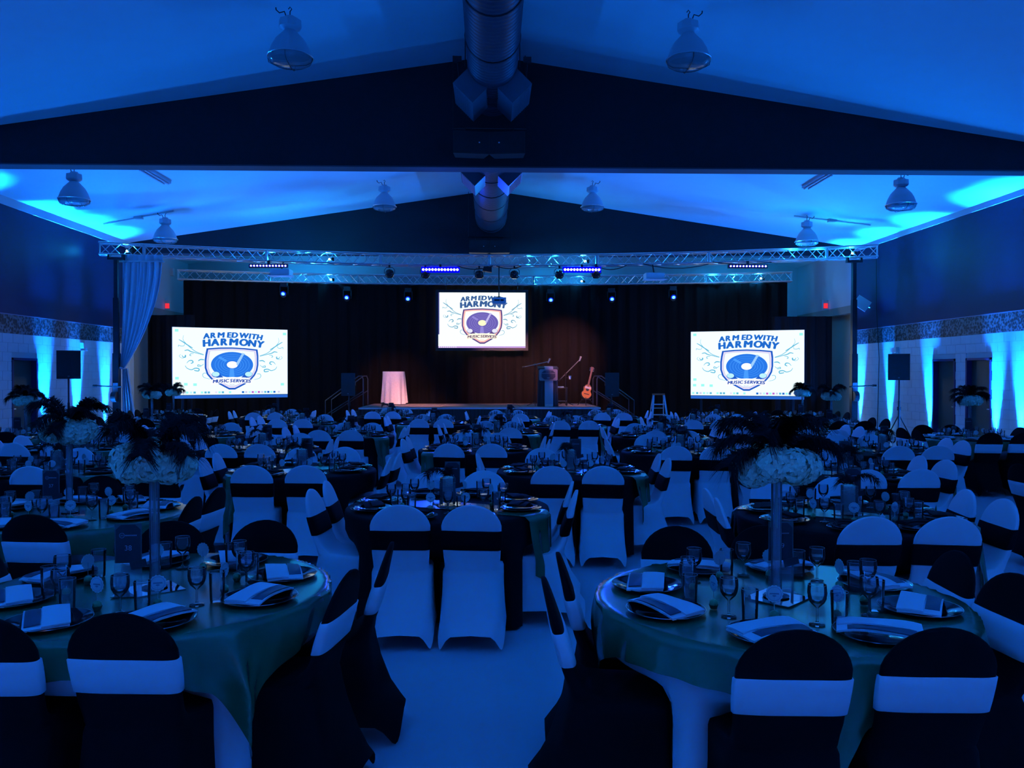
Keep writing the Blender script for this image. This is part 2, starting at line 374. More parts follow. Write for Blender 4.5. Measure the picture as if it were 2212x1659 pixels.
def duct(y0, y1, r, za, label):
    t = thing('ventilation_duct', label, 'duct', (RX, 0, za), 0, 'ridge duct')
    L = .11; n = int((y1-y0)/L); m = MB(); k = 28; v = []; f = []; rings = []
    for i in range(n):
        for dy, dr in ((0,0),(.045,0),(.055,.007),(.075,.007),(.085,0)): rings.append((y0+i*L+dy, r+dr))
    for (y, rr) in rings:
        for j in range(k): v.append((rr*math.cos(2*PI*j/k), y, rr*math.sin(2*PI*j/k)))
    for i in range(len(rings)-1):
        for j in range(k): f.append((i*k+j, i*k+(j+1)%k, (i+1)*k+(j+1)%k, (i+1)*k+j))
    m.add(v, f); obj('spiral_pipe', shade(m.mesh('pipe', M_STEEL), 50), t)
    y = y0+.6
    while y < y1:
        obj('joint_band', MB().path([(( r+.006)*math.cos(2*PI*j/28), y, (r+.006)*math.sin(2*PI*j/28)) for j in range(29)], .012, 5).mesh('band', M_BLK), t); y += 1.5
    for yy in (y0+1.2, y1-1.6):
        for s in (-1, 1): obj('hanger_rod', MB().tube((s*(r+.03),yy,-.1),(s*(r+.03),yy,RZ-za-SL*(r+.03)),.008).mesh('rod', M_BLK), t)
    return t
def diffuser(t, r, yc, L, s, w=.42, dep=.26):
    # box register leaning outwards and down from the duct side
    a = R(-45); ux, uz = s*math.cos(a), math.sin(a); tx, tz = s*math.sin(-a), math.cos(a)   # u outwards-down, t tangential up-out
    def P(u, q, y): return (ux*u+tx*q, y, uz*u+tz*q)
    m = MB(); u0, u1 = r*.8, r+dep; h = w/2
    v = [P(u0,-h,yc-L/2),P(u1,-h,yc-L/2),P(u1,h,yc-L/2),P(u0,h,yc-L/2),P(u0,-h,yc+L/2),P(u1,-h,yc+L/2),P(u1,h,yc+L/2),P(u0,h,yc+L/2)]
    m.add(v, [(0,1,2,3),(7,6,5,4),(0,4,5,1),(1,5,6,2),(2,6,7,3),(3,7,4,0)])
    b = obj('register', m.mesh('register', M_REG), t)
    g = MB()
    for i in range(9):
        q = -h+.05+i*(w-.1)/8
        g.add([P(u1+.001,q-.012,yc-L/2+.05),P(u1+.018,q,yc-L/2+.05),P(u1+.018,q,yc+L/2-.05),P(u1+.001,q-.012,yc+L/2-.05)], [(0,1,2,3)])
    go = obj('louvre', g.mesh('louvre', mat('louvre_grey', (.25,.25,.3), .5)), b); go['kind'] = 'stuff'
    pm = MB()
    p0 = P(r+dep*.5, h+.0, yc-L/2+.02); pm.tube(p0, (p0[0]+s*.02, p0[1], p0[2]+.24), .012); pm.box(p0[0]-.06+s*.02, p0[1]-.03, p0[2]+.22, p0[0]+.06+s*.02, p0[1]+.03, p0[2]+.31)
    obj('damper_handle', pm.mesh('damper', M_BLK), b)
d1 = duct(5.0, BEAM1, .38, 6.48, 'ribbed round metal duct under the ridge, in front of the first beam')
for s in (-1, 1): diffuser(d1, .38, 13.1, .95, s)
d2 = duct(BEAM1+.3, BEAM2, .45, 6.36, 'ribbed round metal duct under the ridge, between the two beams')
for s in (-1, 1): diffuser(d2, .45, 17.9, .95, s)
def hung_speakers(y, zc, w):
    for s, l in ((-1,'left'),(1,'right')):
        t = thing('hanging_loudspeaker', f'black loudspeaker hung below the duct before the {w} beam, {l} of the pair', 'loudspeaker', (s*.31, y, zc), s*R(-7), 'loudspeakers under the duct')
        obj('cabinet', MB().prism([(-.30,-.15),(.30,-.15),(.24,.15),(-.24,.15)], 'z', -.18, .18).mesh('cabinet', M_BLKP), t)
        obj('grille', MB().box(-.285,-.165,-.165,.285,-.15,.165).mesh('grille', M_GRILL), t)
        obj('badge', MB().box(-s*.13-.012,-.168,-.01,-s*.13+.012,-.165,.012).mesh('badge', M_ALU), t)
        obj('suspension_rod', MB().tube((s*.08,.1,.17),(s*.08,.1,.32),.008).mesh('rod', M_BLK), t)
    t = thing('rigging_frame', f'thin black rigging frame holding the loudspeakers at the {w} beam', 'rigging', (0,y+.1,zc+.3), 0)
    obj('cross_bar', MB().tube((-.62,0,0),(.62,0,0),.015).mesh('bar', M_BLK), t)
    for s in (-1, 1): obj('drop_rod', MB().tube((s*.6,0,0),(s*.6,0,cz(s*.6)-zc-.3),.008).mesh('rod', M_BLK), t)
hung_speakers(BEAM1-.35, 5.55, 'first'); hung_speakers(BEAM2-.35, 5.44, 'second')

# ------------------------------------------------------------------ trusses
def truss(label, pts, zc, S=.145):
    t = thing('lighting_truss', label, 'truss', (0,0,zc))
    for (x0,y0), (x1,y1) in zip(pts, pts[1:]):
        a = Vector((x0,y0,0)); b = Vector((x1,y1,0)); d = (b-a).normalized(); n = Vector((-d.y, d.x, 0)); L = (b-a).length
        cs = [(n*S*i+Vector((0,0,S*j))) for i, j in ((-1,-1),(1,-1),(1,1),(-1,1))]
        for c in cs: obj('chord', MB().tube(a+c, b+c, .024, 6).mesh('chord', M_ALU), t)
        N = max(4, int(round(L/.26))); g = MB()
        for q in range(4):
            c0, c1 = cs[q], cs[(q+1)%4]; pth = []
            for k in range(N+1): pth.append(a+d*(L*k/N)+(c0 if k%2==0 else c1))
            for p, q2 in zip(pth, pth[1:]): g.tube(p, q2, .011, 5, cap=False)
        lo = obj('lacing', g.mesh('lacing', M_ALU), t); lo['kind'] = 'stuff'
        for e in (.02, L-.02):
            fr = MB(); P = [a+d*e+c for c in cs]
            for k in range(4): fr.tube(P[k], P[(k+1)%4], .015, 5)
            obj('end_frame', fr.mesh('end_frame', M_ALU), t)
    return t
def t1y(x): return 23.27-.0205*x*x
def t2y(x): return 28.15-.0137*x*x
T1 = [(x, t1y(x)) for x in (-9.87,-8.9,-6.0,-3.0,0,3.0,6.0,8.9,10.05)]
T2 = [(x, t2y(x)) for x in (-9.95,-7.2,-4.4,-1.5,1.5,4.4,7.2,9.87)]
truss('curved silver box truss in front of the stage, on two black towers', T1, 4.95)
truss('curved silver box truss at the back, holding the black drape', T2, 4.95)
# small cyan lamps inside the truss
for i, (x, b, e) in enumerate(((9.55,0,40),(-4.3,0,40),(2.75,0,22),(9.0,1,40),(3.2,1,26),(-5.2,1,36),(-9.2,0,10))):
    y = (t2y(x) if b else t1y(x)); w = 'back' if b else 'front'
    t = thing('truss_lamp', f'small cyan lamp clamped inside the {w} truss, {["near its right end","left of its middle","right of its middle","near its right tip","right of its centre","left of its centre","near its left end"][i]}', 'lamp', (x, y, 4.93))
    obj('body', shade(MB().lathe([(0,-.05),(.045,-.05),(.045,.04),(0,.05)], 10).mesh('body', M_BLK)), t)
    obj('lens', shade(MB().lathe([(0,-.035),(.03,-.02),(.035,0),(.03,.02),(0,.035)], 10, (-.075,0,0)).mesh('lens', M_UPL)), t)
    light('truss_light', 'POINT', (-.16,0,0), e, (.01,.36,1), t, radius=.03)
    for q_ in range(1, 3): light('truss_light', 'POINT', (-.16-.75*q_,0,0), e*.6, (.01,.36,1), t, radius=.03)
# crank towers
def tower(x, s, l):
    y = 21.25
    t = thing('crank_tower', f'tall black winch tower carrying the {l} end of the front truss', 'stand', (x, y, 0), 0, 'truss towers')
    obj('base_mast', MB().box(-.075,-.075,.1,.075,.075,2.3).mesh('mast', M_BLK), t)
    obj('middle_mast', MB().box(-.06,-.06,2.25,.06,.06,3.7).mesh('mast', M_BLK), t)
    obj('upper_mast', MB().box(-.045,-.045,3.65,.045,.045,4.72).mesh('mast', M_BLK), t)
    obj('top_bracket', MB().box(-.2,-.06,4.66,.2,.06,4.72).box(-.2,-.05,4.7,-.15,.05,4.8).box(.15,-.05,4.7,.2,.05,4.8).mesh('bracket', M_BLK), t)
    for k in range(4):
        c, q = math.cos(PI/4+k*PI/2), math.sin(PI/4+k*PI/2)
        obj('outrigger', MB().tube((c*.05,q*.05,.6),(c*.75,q*.75,.05),.03).tube((c*.05,q*.05,.12),(c*.75,q*.75,.05),.025).mesh('outrigger', M_BLK), t)
    w = obj('winch', MB().tube((-.06,-.12,1.2),(.06,-.12,1.2),.13,14).mesh('winch', M_BLK), t)
    obj('crank_handle', MB().tube((-.2*s,-.2,1.45),(.42*s,-.2,1.48),.018).tube((.4*s,-.2,1.48),(.5*s,-.2,1.48),.03).mesh('handle', M_BLK), w)
    obj('rating_label', MB().box(-.06,-.08,1.25,.06,-.076,1.55).mesh('label', mat('rating_label', (.35,.35,.4), .6)), t)
tower(-9.43, -1, 'left'); tower(9.45, 1, 'right')
# LED bars under the front truss
for x0, x1, br, l in ((-6.4,-5.37,0,'far left'),(-1.88,-.82,1,'left of centre, bright'),(2.03,3.09,1,'right of centre, bright'),(6.39,7.45,0,'far right')):
    xm = (x0+x1)/2; y = t1y(xm)-.25; L = x1-x0
    t = thing('led_bar', f'blue LED bar under the front truss, {l}', 'stage light', (xm, y, 4.66), 0, 'LED bars')
    obj('housing', MB().box(-L/2,-.03,-.075 if br else -.05,L/2,.06,.075 if br else .05).mesh('housing', M_LEDB if br else M_BLK), t)  # bright bars: lamp halo put into a taller, glowing housing
    if not br: obj('glow_strip', MB().box(-L/2+.02,-.034,-.03,L/2-.02,-.03,.03).mesh('strip', emis('led_strip_dim', (.005,.005,.35), 1)), t)
    ml = MB().tube((0,-.05,0),(0,-.036,0),(.033 if br else .022),10).mesh('lens', M_LED)
    for k in range(12): obj('lens', ml, t, (-L/2+.06+k*(L-.12)/11, 0, 0))
    obj('clamp', MB().box(-.03,-.02,.05,.03,.04,.15).mesh('clamp', M_BLK), t)
    if br: light('led_bar_light', 'SPOT', (0,-.3,0), 500, (.01,.06,1), t, (0,-1,-.35), 120, 1, .3)
# par cans
for i, x in enumerate((-2.75,-1.77,-.28,.70,1.95,2.96)):
    y = t1y(x)-.145
    t = thing('par_can', f'black round par can hanging from the front truss, {ORD[i]} from the left', 'stage light', (x, y, 4.55), 0, 'par cans')
    obj('can', shade(MB().lathe([(0,-.12),(.07,-.115),(.115,-.07),(.125,0),(.11,.06),(.07,.10),(0,.12)], 18).mesh('can', mat('black_gloss_can', (.01,.01,.013), .12))), t)
    obj('yoke', MB().path([(-.14,0,0),(-.14,0,.1),(-.08,0,.17),(.08,0,.17),(.14,0,.1),(.14,0,0)], .009, 5).mesh('yoke', M_BLK), t)
    obj('clamp', MB().box(-.025,-.03,.16,.025,.03,.28).mesh('clamp', M_BLK), t)
    if i in (0,1,3,4,5):
        tgt = {0:(-3.15,27.2,1.4),1:(-2.0,26.3,.8),3:(.6,28.0,1.6),5:(2.5,28.0,2.3),4:(2.9,26.0,1.3)}[i]
        en = {0:1.3,1:2.6,3:2.8,5:3.0,4:1.5}[i]
        p = Vector((x, y, 4.55)); light('stage_wash', 'SPOT', (0,.16,-.05), WASH_W*en, (1,.40,.33), t, Vector(tgt)-p, 34, 1, .08)
# moving heads under the back truss
for i, (x, z) in enumerate(((-6.73,4.42),(-4.72,4.33),(-2.72,4.31),(2.07,4.29),(4.11,4.31),(6.12,4.35))):
    y = t2y(x)-.1
    t = thing('moving_head', f'moving head lamp with a blue beam under the back truss, {ORD[i]} from the left', 'stage light', (x, y, z), 0, 'moving heads')
    obj('base', MB().box(-.11,-.09,.22,.11,.09,.36).mesh('base', M_BLK), t)
    obj('yoke', MB().box(-.14,-.04,-.03,-.115,.04,.26).box(.115,-.04,-.03,.14,.04,.26).mesh('yoke', M_BLK), t)
    obj('head', shade(MB().lathe([(0,-.14),(.09,-.13),(.105,0),(.085,.1),(.06,.14),(0,.14)], 14).mesh('head', M_BLK)), t, rot=(R(-65),0,0))
    obj('lens', MB().tube((0,-.16,-.02),(0,-.135,-.005),.055,14).mesh('lens', M_MHL), t)
    obj('lens_ring', MB().tube((0,-.150,-.018),(0,-.13,-.005),.085,14).mesh('ring', M_MHR), t)  # deep blue halo around the lens, put in as a glowing ring
    light('mover_beam', 'SPOT', (0,-.25,-.04), MOVER_W, (.02,.22,1), t, (0,-1,-.25), 70, 1, .06)
# projectors hung from the front truss
for x, z, l in ((-5.54,4.40,'left'),(4.49,4.36,'right')):
    y = t1y(x)-.35
    t = thing('projector', f'white projector on a tray below the front truss, {l} side', 'projector', (x, y, z))
    obj('case', MB().box(-.25,-.2,0,.25,.22,.16).mesh('case', M_PROJ), t)
    obj('lens', MB().tube((.08,.22,.08),(.08,.30,.08),.05,12).mesh('lens', M_BLK), t)
    obj('tray', MB().add([(-.32,-.28,-.03),(.32,-.28,-.03),(.28,.26,-.01),(-.28,.26,-.01),(-.32,-.28,-.015),(.32,-.28,-.015),(.28,.26,.002),(-.28,.26,.002)], [(0,1,2,3),(7,6,5,4),(0,4,5,1),(1,5,6,2),(2,6,7,3),(3,7,4,0)]).mesh('tray', M_PROJ), t)
    obj('pole', MB().tube((0,0,.16),(0,.2,4.8-z),.02).mesh('pole', M_BLK), t)
t = thing('projector', 'blue-lit projector on a long pole in front of the middle screen', 'projector', (.27, 23.1, 3.73))
obj('case', MB().prism([(-.17,.0),(.17,0),(.2,.05),(.19,.17),(-.18,.17),(-.2,.06)], 'y', -.14, .16).mesh('case', M_PROJ), t)
obj('vent', MB().box(-.13,-.146,.07,.02,-.14,.12).box(.04,-.146,.07,.13,-.14,.12).mesh('vent', M_BLK), t)
obj('lens', MB().tube((0,.16,.08),(0,.22,.08),.045,12).mesh('lens', M_BLK), t)
obj('pole', MB().tube((0,0,.17),(0,.02,4.82-3.73),.016).mesh('pole', M_BLK), t)
obj('mount', MB().lathe([(0,.21),(.04,.21),(.05,.17),(0,.17)], 10).mesh('mount', M_BLK), t)
t = thing('truss_monitor', 'small dark loudspeaker hanging under the middle of the front truss', 'loudspeaker', (-.05, t1y(0)-.02, 4.68))
obj('cabinet', MB().prism([(-.14,-.02),(.12,-.06),(.12,.1),(-.1,.1)], 'y', -.1, .12).mesh('cabinet', M_BLKP), t)
obj('bracket', MB().box(-.02,-.02,.1,.02,.02,.14).mesh('bracket', M_BLK), t)
# cables sagging under the front truss
for i, (x0, x1, sag) in enumerate(((4.2,6.0,.12),(-.9,.1,.10),(2.9,3.8,.12),(.2,.9,.08),(6.0,7.6,.06))):
    y = t1y((x0+x1)/2)-.17
    tag(obj('power_cable', shade(MB().path([(x0+(x1-x0)*k/10, y, 4.79-sag*4*(k/10)*(1-k/10)) for k in range(11)], .012, 5).mesh('cable', M_BLK))), f'black cable sagging below the front truss, {["right of the white projector","left of the centre pole","beside the bright right LED bar","right of the centre pole","above the right LED bar"][i]}', 'cable', 'truss cables')

# ------------------------------------------------------------------ projection screens
def cr(pts, n=8):
    """Catmull-Rom through 2-D points"""
    P = [pts[0]]+list(pts)+[pts[-1]]; out = []
    for i in range(1, len(P)-2):
        for k in range(n):
            t = k/n; q = []
            for d in (0,1):
                a,b,c,e = P[i-1][d],P[i][d],P[i+1][d],P[i+2][d]
                q.append(.5*((2*b)+(-a+c)*t+(2*a-5*b+4*c-e)*t*t+(-a+3*b-3*c+e)*t**3))
            out.append(tuple(q))
    out.append(tuple(pts[-1])); return out
SWIRL = [([(640,590),(520,545),(420,470),(340,390),(305,330),(315,265)],9,2),([(460,480),(380,430),(300,375),(240,340)],12,16),([(330,410),(320,445),(275,450),(235,435),(232,465)],3,7),
 ([(640,600),(520,565),(430,540),(385,515),(330,525)],3,22),([(345,600),(340,635),(305,635),(290,600)],24,6),([(480,575),(430,580),(415,605),(440,615)],4,12),([(365,740),(400,700),(450,695),(465,725),(430,745)],4,24),
 ([(650,680),(590,675),(550,700)],14,16),([(640,750),(600,780),(550,765),(545,790),(600,795)],4,12),([(340,780),(370,825),(440,850),(500,825),(560,835),(555,870),(500,865),(485,855)],6,22),
 ([(690,910),(640,910),(622,945),(650,985),(740,1010)],6,5),([(270,590),(245,620),(280,650),(320,655)],2,3)]
def screen(name, label, A, B, z0, z1, pal, edge, taskbar, icons, legs):
    A = Vector((A[0],A[1],0)); B = Vector((B[0],B[1],0)); W = (B-A).length; H = z1-z0
    t = thing(name, label, 'projection screen', ((A+B)/2)[:2]+(z0,), math.atan2(B.y-A.y, B.x-A.x), 'projection screens')
    E_ = lambda k: emis('screen_'+k+'_'+pal['id'], pal[k], 1)
    def U(px): return (px-1105)/1940*W
    def V(py): return H*(1-(py-130)/1150)
    def flat(pts, k, part, lay, sm=None):
        m = MB(); m.add([(U(x), -.012-.003*lay, V(y)) for x, y in pts], [tuple(range(len(pts)))])
        return obj(part, m.mesh(part, E_(k), fix=False), t)
    obj('fabric', MB().box(-W/2,-.010,0,W/2,.02,H).mesh('fabric', E_('bg')), t)
    fr = MB(); e = edge
    for (a,b,c,d) in ((-W/2-e,-e,-W/2,H+e),(W/2,-e,W/2+e,H+e),(-W/2,-e,W/2,0),(-W/2,H,W/2,H+e)): fr.box(a,-.03,b,c,.04,d)
    obj('frame', fr.mesh('frame', mat('screen_frame_'+pal['id'], pal['frame'], .5)), t)
    def ribbon(pts, w0, w1, k, part, lay, parent=None):
        p = cr(pts); n = len(p); L = []; Rr = []
        for i, (x, y) in enumerate(p):
            x0,y0 = p[max(0,i-1)]; x1,y1 = p[min(n-1,i+1)]; d = math.hypot(x1-x0, y1-y0) or 1; nx, ny = -(y1-y0)/d, (x1-x0)/d
            ww = (w0+(w1-w0)*i/(n-1))*(.35+.65*math.sin(PI*min(1,.15+.85*i/(n-1))))/2+2.0
            L.append((U(x+nx*ww), -.012-.003*lay, V(y+ny*ww))); Rr.append((U(x-nx*ww), -.012-.003*lay, V(y-ny*ww)))
        m = MB(); m.add(L+Rr, [(i,i+1,n+i+1,n+i) for i in range(n-1)])
        return obj(part, m.mesh(part, E_(k), fix=False), parent or t)
    for pts, w0, w1 in SWIRL:
        ribbon(pts, w0, w1, 'swirl', 'flourish', 1); ribbon([(2226-x, y+12) for x, y in pts], w0, w1, 'swirl', 'flourish', 1)
    sh = [(688,482),(900,464),(1113,459),(1330,468),(1548,490),(1562,600),(1562,760),(1545,860),(1500,950),(1440,1020),(1330,1105),(1160,1195),(1060,1195),(900,1105),(760,1015),(690,930),(655,820),(655,680),(668,580)]
    cxs, cys = 1110, 780
    def inset(f, g): return [(cxs+(x-cxs)*f, cys+(y-cys)*g) for x, y in sh]
    flat(sh, 'border', 'shield_border', 2); flat(inset(.935,.925), 'pink', 'shield_stripe', 3); flat(inset(.89,.87), 'line', 'shield_line', 4); flat(inset(.86,.84), 'bg', 'shield_field', 5)
    def ell(cx, cy, rx, ry, n=40, a0=0, a1=2*PI): return [(cx+rx*math.cos(a0+(a1-a0)*k/n), cy+ry*math.sin(a0+(a1-a0)*k/n)) for k in range(n)]
    flat(ell(1113,762,356,224), 'record', 'record', 6)
    for f in (.82,.68,.54,.42):
        a = ell(1113,762,356*f,224*f); b = ell(1113,762,356*f-7,224*f-5); m = MB(); n = len(a)
        m.add([(U(x),-.012-.003*7,V(y)) for x, y in a+b], [(i,(i+1)%n,n+(i+1)%n,n+i) for i in range(n)]); obj('groove', m.mesh('groove', E_('groove'), fix=False), t)
    flat([(1075,830),(1135,830),(1150,975),(1060,975)], 'groove', 'record_shine', 7); flat([(1030,690),(1000,715),(875,645),(905,615)], 'groove', 'record_shine', 7)
    flat(ell(1113,762,92,60), 'hole', 'record_label', 8)
    flat([(1283,552),(1335,572),(1300,600),(1215,765),(1185,770),(1183,725),(1268,580)], 'arm', 'tone_arm', 9)
    for s in (-1, 1):
        X = lambda x: x if s < 0 else 2226-x
        flat([(X(905),935),(X(960),975),(X(930),1005),(X(830),980)], 'border', 'microphone_handle', 8)
        flat(ell(X(840),930,72,50,24), 'border', 'microphone_rim', 9); flat(ell(X(836),926,62,42,24), 'mic', 'microphone_head', 10)
    flat([(770,1020),(880,985),(1113,975),(1340,985),(1450,1030),(1440,1100),(1330,1085),(1113,1075),(890,1085),(760,1110)], 'ribbon', 'banner', 10)
    ribbon([(1060,1090),(1110,1115),(1150,1090)], 5, 5, 'line', 'banner_curl', 11); ribbon([(1040,1130),(1110,1110),(1190,1130)], 5, 5, 'line', 'banner_curl', 11)
    def arc(word, xs, base, rise, span, hpx, k, off, lay, sh_):
        hh = H*hpx/1150
        for ch, x in zip(word, xs):
            u = (x-1113)/span; y = base+rise*u*u; sl = 2*rise*u/span
            me0 = text_mesh(ch, hh/.70, E_(k), 0, sh_); vv = [tuple(q.co) for q in me0.vertices]; ff = [tuple(p.vertices) for p in me0.polygons]; m = MB()
            for i_, (dx, dy) in enumerate(((-1,0),(-.5,.5),(-.5,-.5),(.5,.5),(.5,-.5),(1,0),(0,0))): m.add([(a_+dx*off*hh, b_+dy*off*hh, 0) for a_, b_, c_ in vv], ff)
            o = obj('lettering', m.mesh('lettering', E_(k), fix=False), t, (U(x), -.012-.003*lay, V(y)), (R(90), math.atan(sl)*W/1940*1150/H, 0)); o.scale = (1.26 if ch == 'M' else 1.18, 1.06, 1)
    arc('ARMED', (680,785,920,1055,1150), 250, 30, 470, 84, 'text', .10, 11, .12)
    arc('WITH', (1305,1408,1478,1575), 250, 30, 470, 84, 'text', .10, 11, .12)
    arc('HARMONY', (683,823,965,1133,1303,1447,1587), 372, 32, 480, 108, 'text', .105, 11, .08)
    arc('MUSIC', (817,880,935,975,1020), 1042, 12, 320, 50, 'text2', .10, 12, .15)
    arc('SERVICES', (1090,1142,1195,1245,1285,1320,1362,1402), 1042, 12, 320, 50, 'text2', .10, 12, .15)
    q = lambda x, y, w, h, k, part: flat([(x-w/2,y-h/2),(x+w/2,y-h/2),(x+w/2,y+h/2),(x-w/2,y+h/2)], k, part, 2)
    if icons:
        for x, y in ((205,185),(208,995),(203,1098),(348,1098),(497,1105),(2022,205),(1982,1105)): q(x, y, 58, 44, 'icon', 'desktop_icon')
        cols = ['icon','swirl','line','icon','mic','swirl','icon','swirl','swirl','pink','icon','swirl','icon','text','line','mic','purple','icon','purple','line','swirl','text','icon','text','line']
        xs = [180,250,310,372,432,490,610,668,722,843,900,955,1075,1295,1350,1410,1462,1515,1568,1625,1680,1733,1787,1840,1918]
        for x, c in zip(xs, cols): q(x, 1240, 38, 34, c, 'dock_icon')
    if taskbar:
        flat([(135,1245),(2075,1245),(2075,1280),(135,1280)], 'bar', 'task_bar', 1)
        for k in range(9): q(165+k*45, 1262, 18, 18, 'bg', 'task_icon')
        flat([(135,130),(158,130),(158,1000),(135,1000)], 'bar2', 'side_bar', 1)
    else:
        flat([(135,1281),(2075,1281),(2075,1340),(135,1340)], 'bar', 'lower_border', 2)
    for x in legs: obj('leg', MB().box(x-.03,.02,-z0,x+.03,.08,0).mesh('leg', M_BLK), t)
    return t
P1 = dict(id='side', bg=(.82,1.0,1.04), text=(.012,.13,.55), text2=(.05,.10,.42), record=(.02,.17,.72), groove=(.06,.30,.92), border=(.012,.09,.50), pink=(.72,.66,.86), line=(.55,.55,.75), hole=(1,1,1), arm=(.30,.55,.98), mic=(.45,.80,1.), swirl=(.10,.42,.62), ribbon=(.95,1,1), icon=(.30,.90,.80), purple=(.45,.12,.55), bar=(.02,.12,.55), frame=(.02,.03,.06))
P2 = dict(id='middle', bg=(.86,1.0,1.0), text=(.035,.10,.28), text2=(.22,.14,.22), record=(.14,.11,.42), groove=(.26,.22,.62), border=(.10,.06,.22), pink=(.95,.42,.42), line=(.9,.62,.45), hole=(.96,.92,.55), arm=(.50,.45,.78), mic=(.72,.72,.95), swirl=(.13,.32,.48), ribbon=(1,.96,.72), icon=(.3,.8,.8), purple=(.4,.1,.5), bar=(.50,.32,.72), bar2=(.05,.05,.22), frame=(.012,.012,.014))
screen('projection_screen', 'wide projection screen showing the music logo, left of the stage', (-8.70,23.0), (-5.90,24.4), 1.20, 3.07, P1, .012, False, True, (-1.3,1.3))
screen('projection_screen', 'wide projection screen showing the music logo, right of the stage', (6.02,24.6), (8.98,23.4), 1.15, 3.04, P1, .012, False, True, (-1.3,1.3))
ms = screen('projection_screen', 'black-framed projection screen hanging above the middle of the stage', (-1.70,27.75), (1.21,27.75), 2.66, 4.51, P2, .09, True, False, ())
for s in (-1.2, 1.2): obj('hanging_wire', MB().tube((s,.03,1.9),(s,.2,2.2),.008).mesh('wire', M_BLK), ms)

# ------------------------------------------------------------------ drapes
def pleat(fn, u0, u1, z0, z1, amp, per, n, seed=0):
    """fn(u) -> (x, y, nx, ny); hanging cloth with folds"""
    r = random.Random(seed); ph = r.random()*6; L = 0; m = MB()
    def P(a, b):
        u = u0+(u1-u0)*a; x, y, nx, ny = fn(u); z = z0+(z1-z0)*b
        d = amp*(.7+.5*(1-b))*(math.sin(2*PI*u/per+ph+.5*math.sin(u*1.7))+.35*math.sin(2*PI*u/per*2.3+1+b*1.5))
        return (x+nx*d, y+ny*d, z)
    m.grid(P, n, 8); return shade(m.mesh('drape', M_DRAPE), 60)
tag(obj('back_drape', pleat(lambda u: (u, t2y(u)+.02, 0, -1), -9.8, 9.75, .02, 4.78, .05, .42, 420)), 'wide black velvet drape hanging from the back truss behind the stage', 'drape')
tag(obj('side_drape', pleat(lambda u: (u, 25.35+.12*math.sin(u), 0, -1), -10.36, -8.9, .02, 3.57, .045, .35, 60, 1)), 'low black drape panel at the left of the stage, by the white swag', 'drape', 'low side drapes')
tag(obj('side_drape', pleat(lambda u: (u, 25.35+.12*math.sin(u), 0, -1), 8.75, 10.55, .02, 3.56, .045, .35, 70, 2)), 'low black drape panel at the right of the stage, by the alcove', 'drape', 'low side drapes')
def swag():
    m = MB()
    zt, zg = 4.62, 1.90
    def P(a, b):
        z = zt+(zg-zt)*b; xl = -9.30-.06*b; xr = -8.32-.98*(b**1.9)*.97
        xr = max(xr, xl+.05); x = xl+(xr-xl)*a
        y = 21.32+.05*math.sin(a*34+2*b)*(1-.6*b)+.03*math.sin(a*75)
        return (x, y, z)
    m.grid(P, 90, 24); return shade(m.mesh('swag', M_SHEER), 60)
t = thing('white_swag', 'sheer white drape tied back to the left truss tower', 'drape', (0,0,0))
obj('swag', swag(), t)
tl = MB(); tl.grid(lambda a, b: (-9.38+.42*a*(.35+.65*b), 21.45+.04*math.sin(a*26), 1.92-1.9*b), 40, 8)
obj('tail', shade(tl.mesh('tail', M_SHEER), 60), t)
obj('tie_band', MB().path([(-9.36+.05*math.cos(k*PI/5), 21.35+.1*math.sin(k*PI/5), 1.93) for k in range(11)], .03, 6).mesh('tie', M_SHEER), t)
obj('top_pole', MB().tube((-9.4,21.33,4.63),(-8.25,21.33,4.63),.02).mesh('pole', M_ALU), t)
up = MB(); up.grid(lambda a, b: (-9.3+1.0*a, 21.36+.02*math.sin(a*30), 4.63+.18*b), 40, 2); obj('header_cloth', shade(up.mesh('header', M_SHEER), 60), t)

# ------------------------------------------------------------------ stage
SX0, SX1, SY0, SY1, SZ = -3.87, 3.32, 24.62, 28.0, .79
t = thing('stage', 'low portable stage with a dark pleated skirt and pink-lit deck', 'stage', (0,0,0))
dk = MB().box(0,0,0,(SX1-SX0)/3-.012,(SY1-SY0)/3-.012,.06).mesh('deck_panel', M_DECK)
for i in range(3):
    for j in range(3): obj('deck_panel', dk, t, (SX0+i*(SX1-SX0)/3+.006, SY0+j*(SY1-SY0)/3+.006, SZ-.06))
obj('deck_frame', MB().box(SX0+.02,SY0+.02,SZ-.14,SX1-.02,SY1-.02,SZ-.062).mesh('frame', M_BLK), t)
edge = MB().box(SX0,SY0-.015,SZ-.05,SX1,SY0+.001,SZ-.005).mesh('edge', M_ALU); obj('front_edge', edge, t)
sk = MB(); sk.grid(lambda a, b: (SX0+(SX1-SX0)*a, SY0-.02-.018*math.sin(a*420)-.01*math.sin(a*97), .01+(SZ-.07)*b), 480, 3)
obj('skirt', shade(sk.mesh('skirt', M_SKIRT), 60), t)
for x in (SX0, SX1):
    s2 = MB(); s2.grid(lambda a, b: (x+.012*math.sin(a*200)+(-.02 if x < 0 else .02), SY0+(SY1-SY0)*a, .01+(SZ-.07)*b), 200, 3); obj('side_skirt', shade(s2.mesh('skirt', M_SKIRT), 60), t)
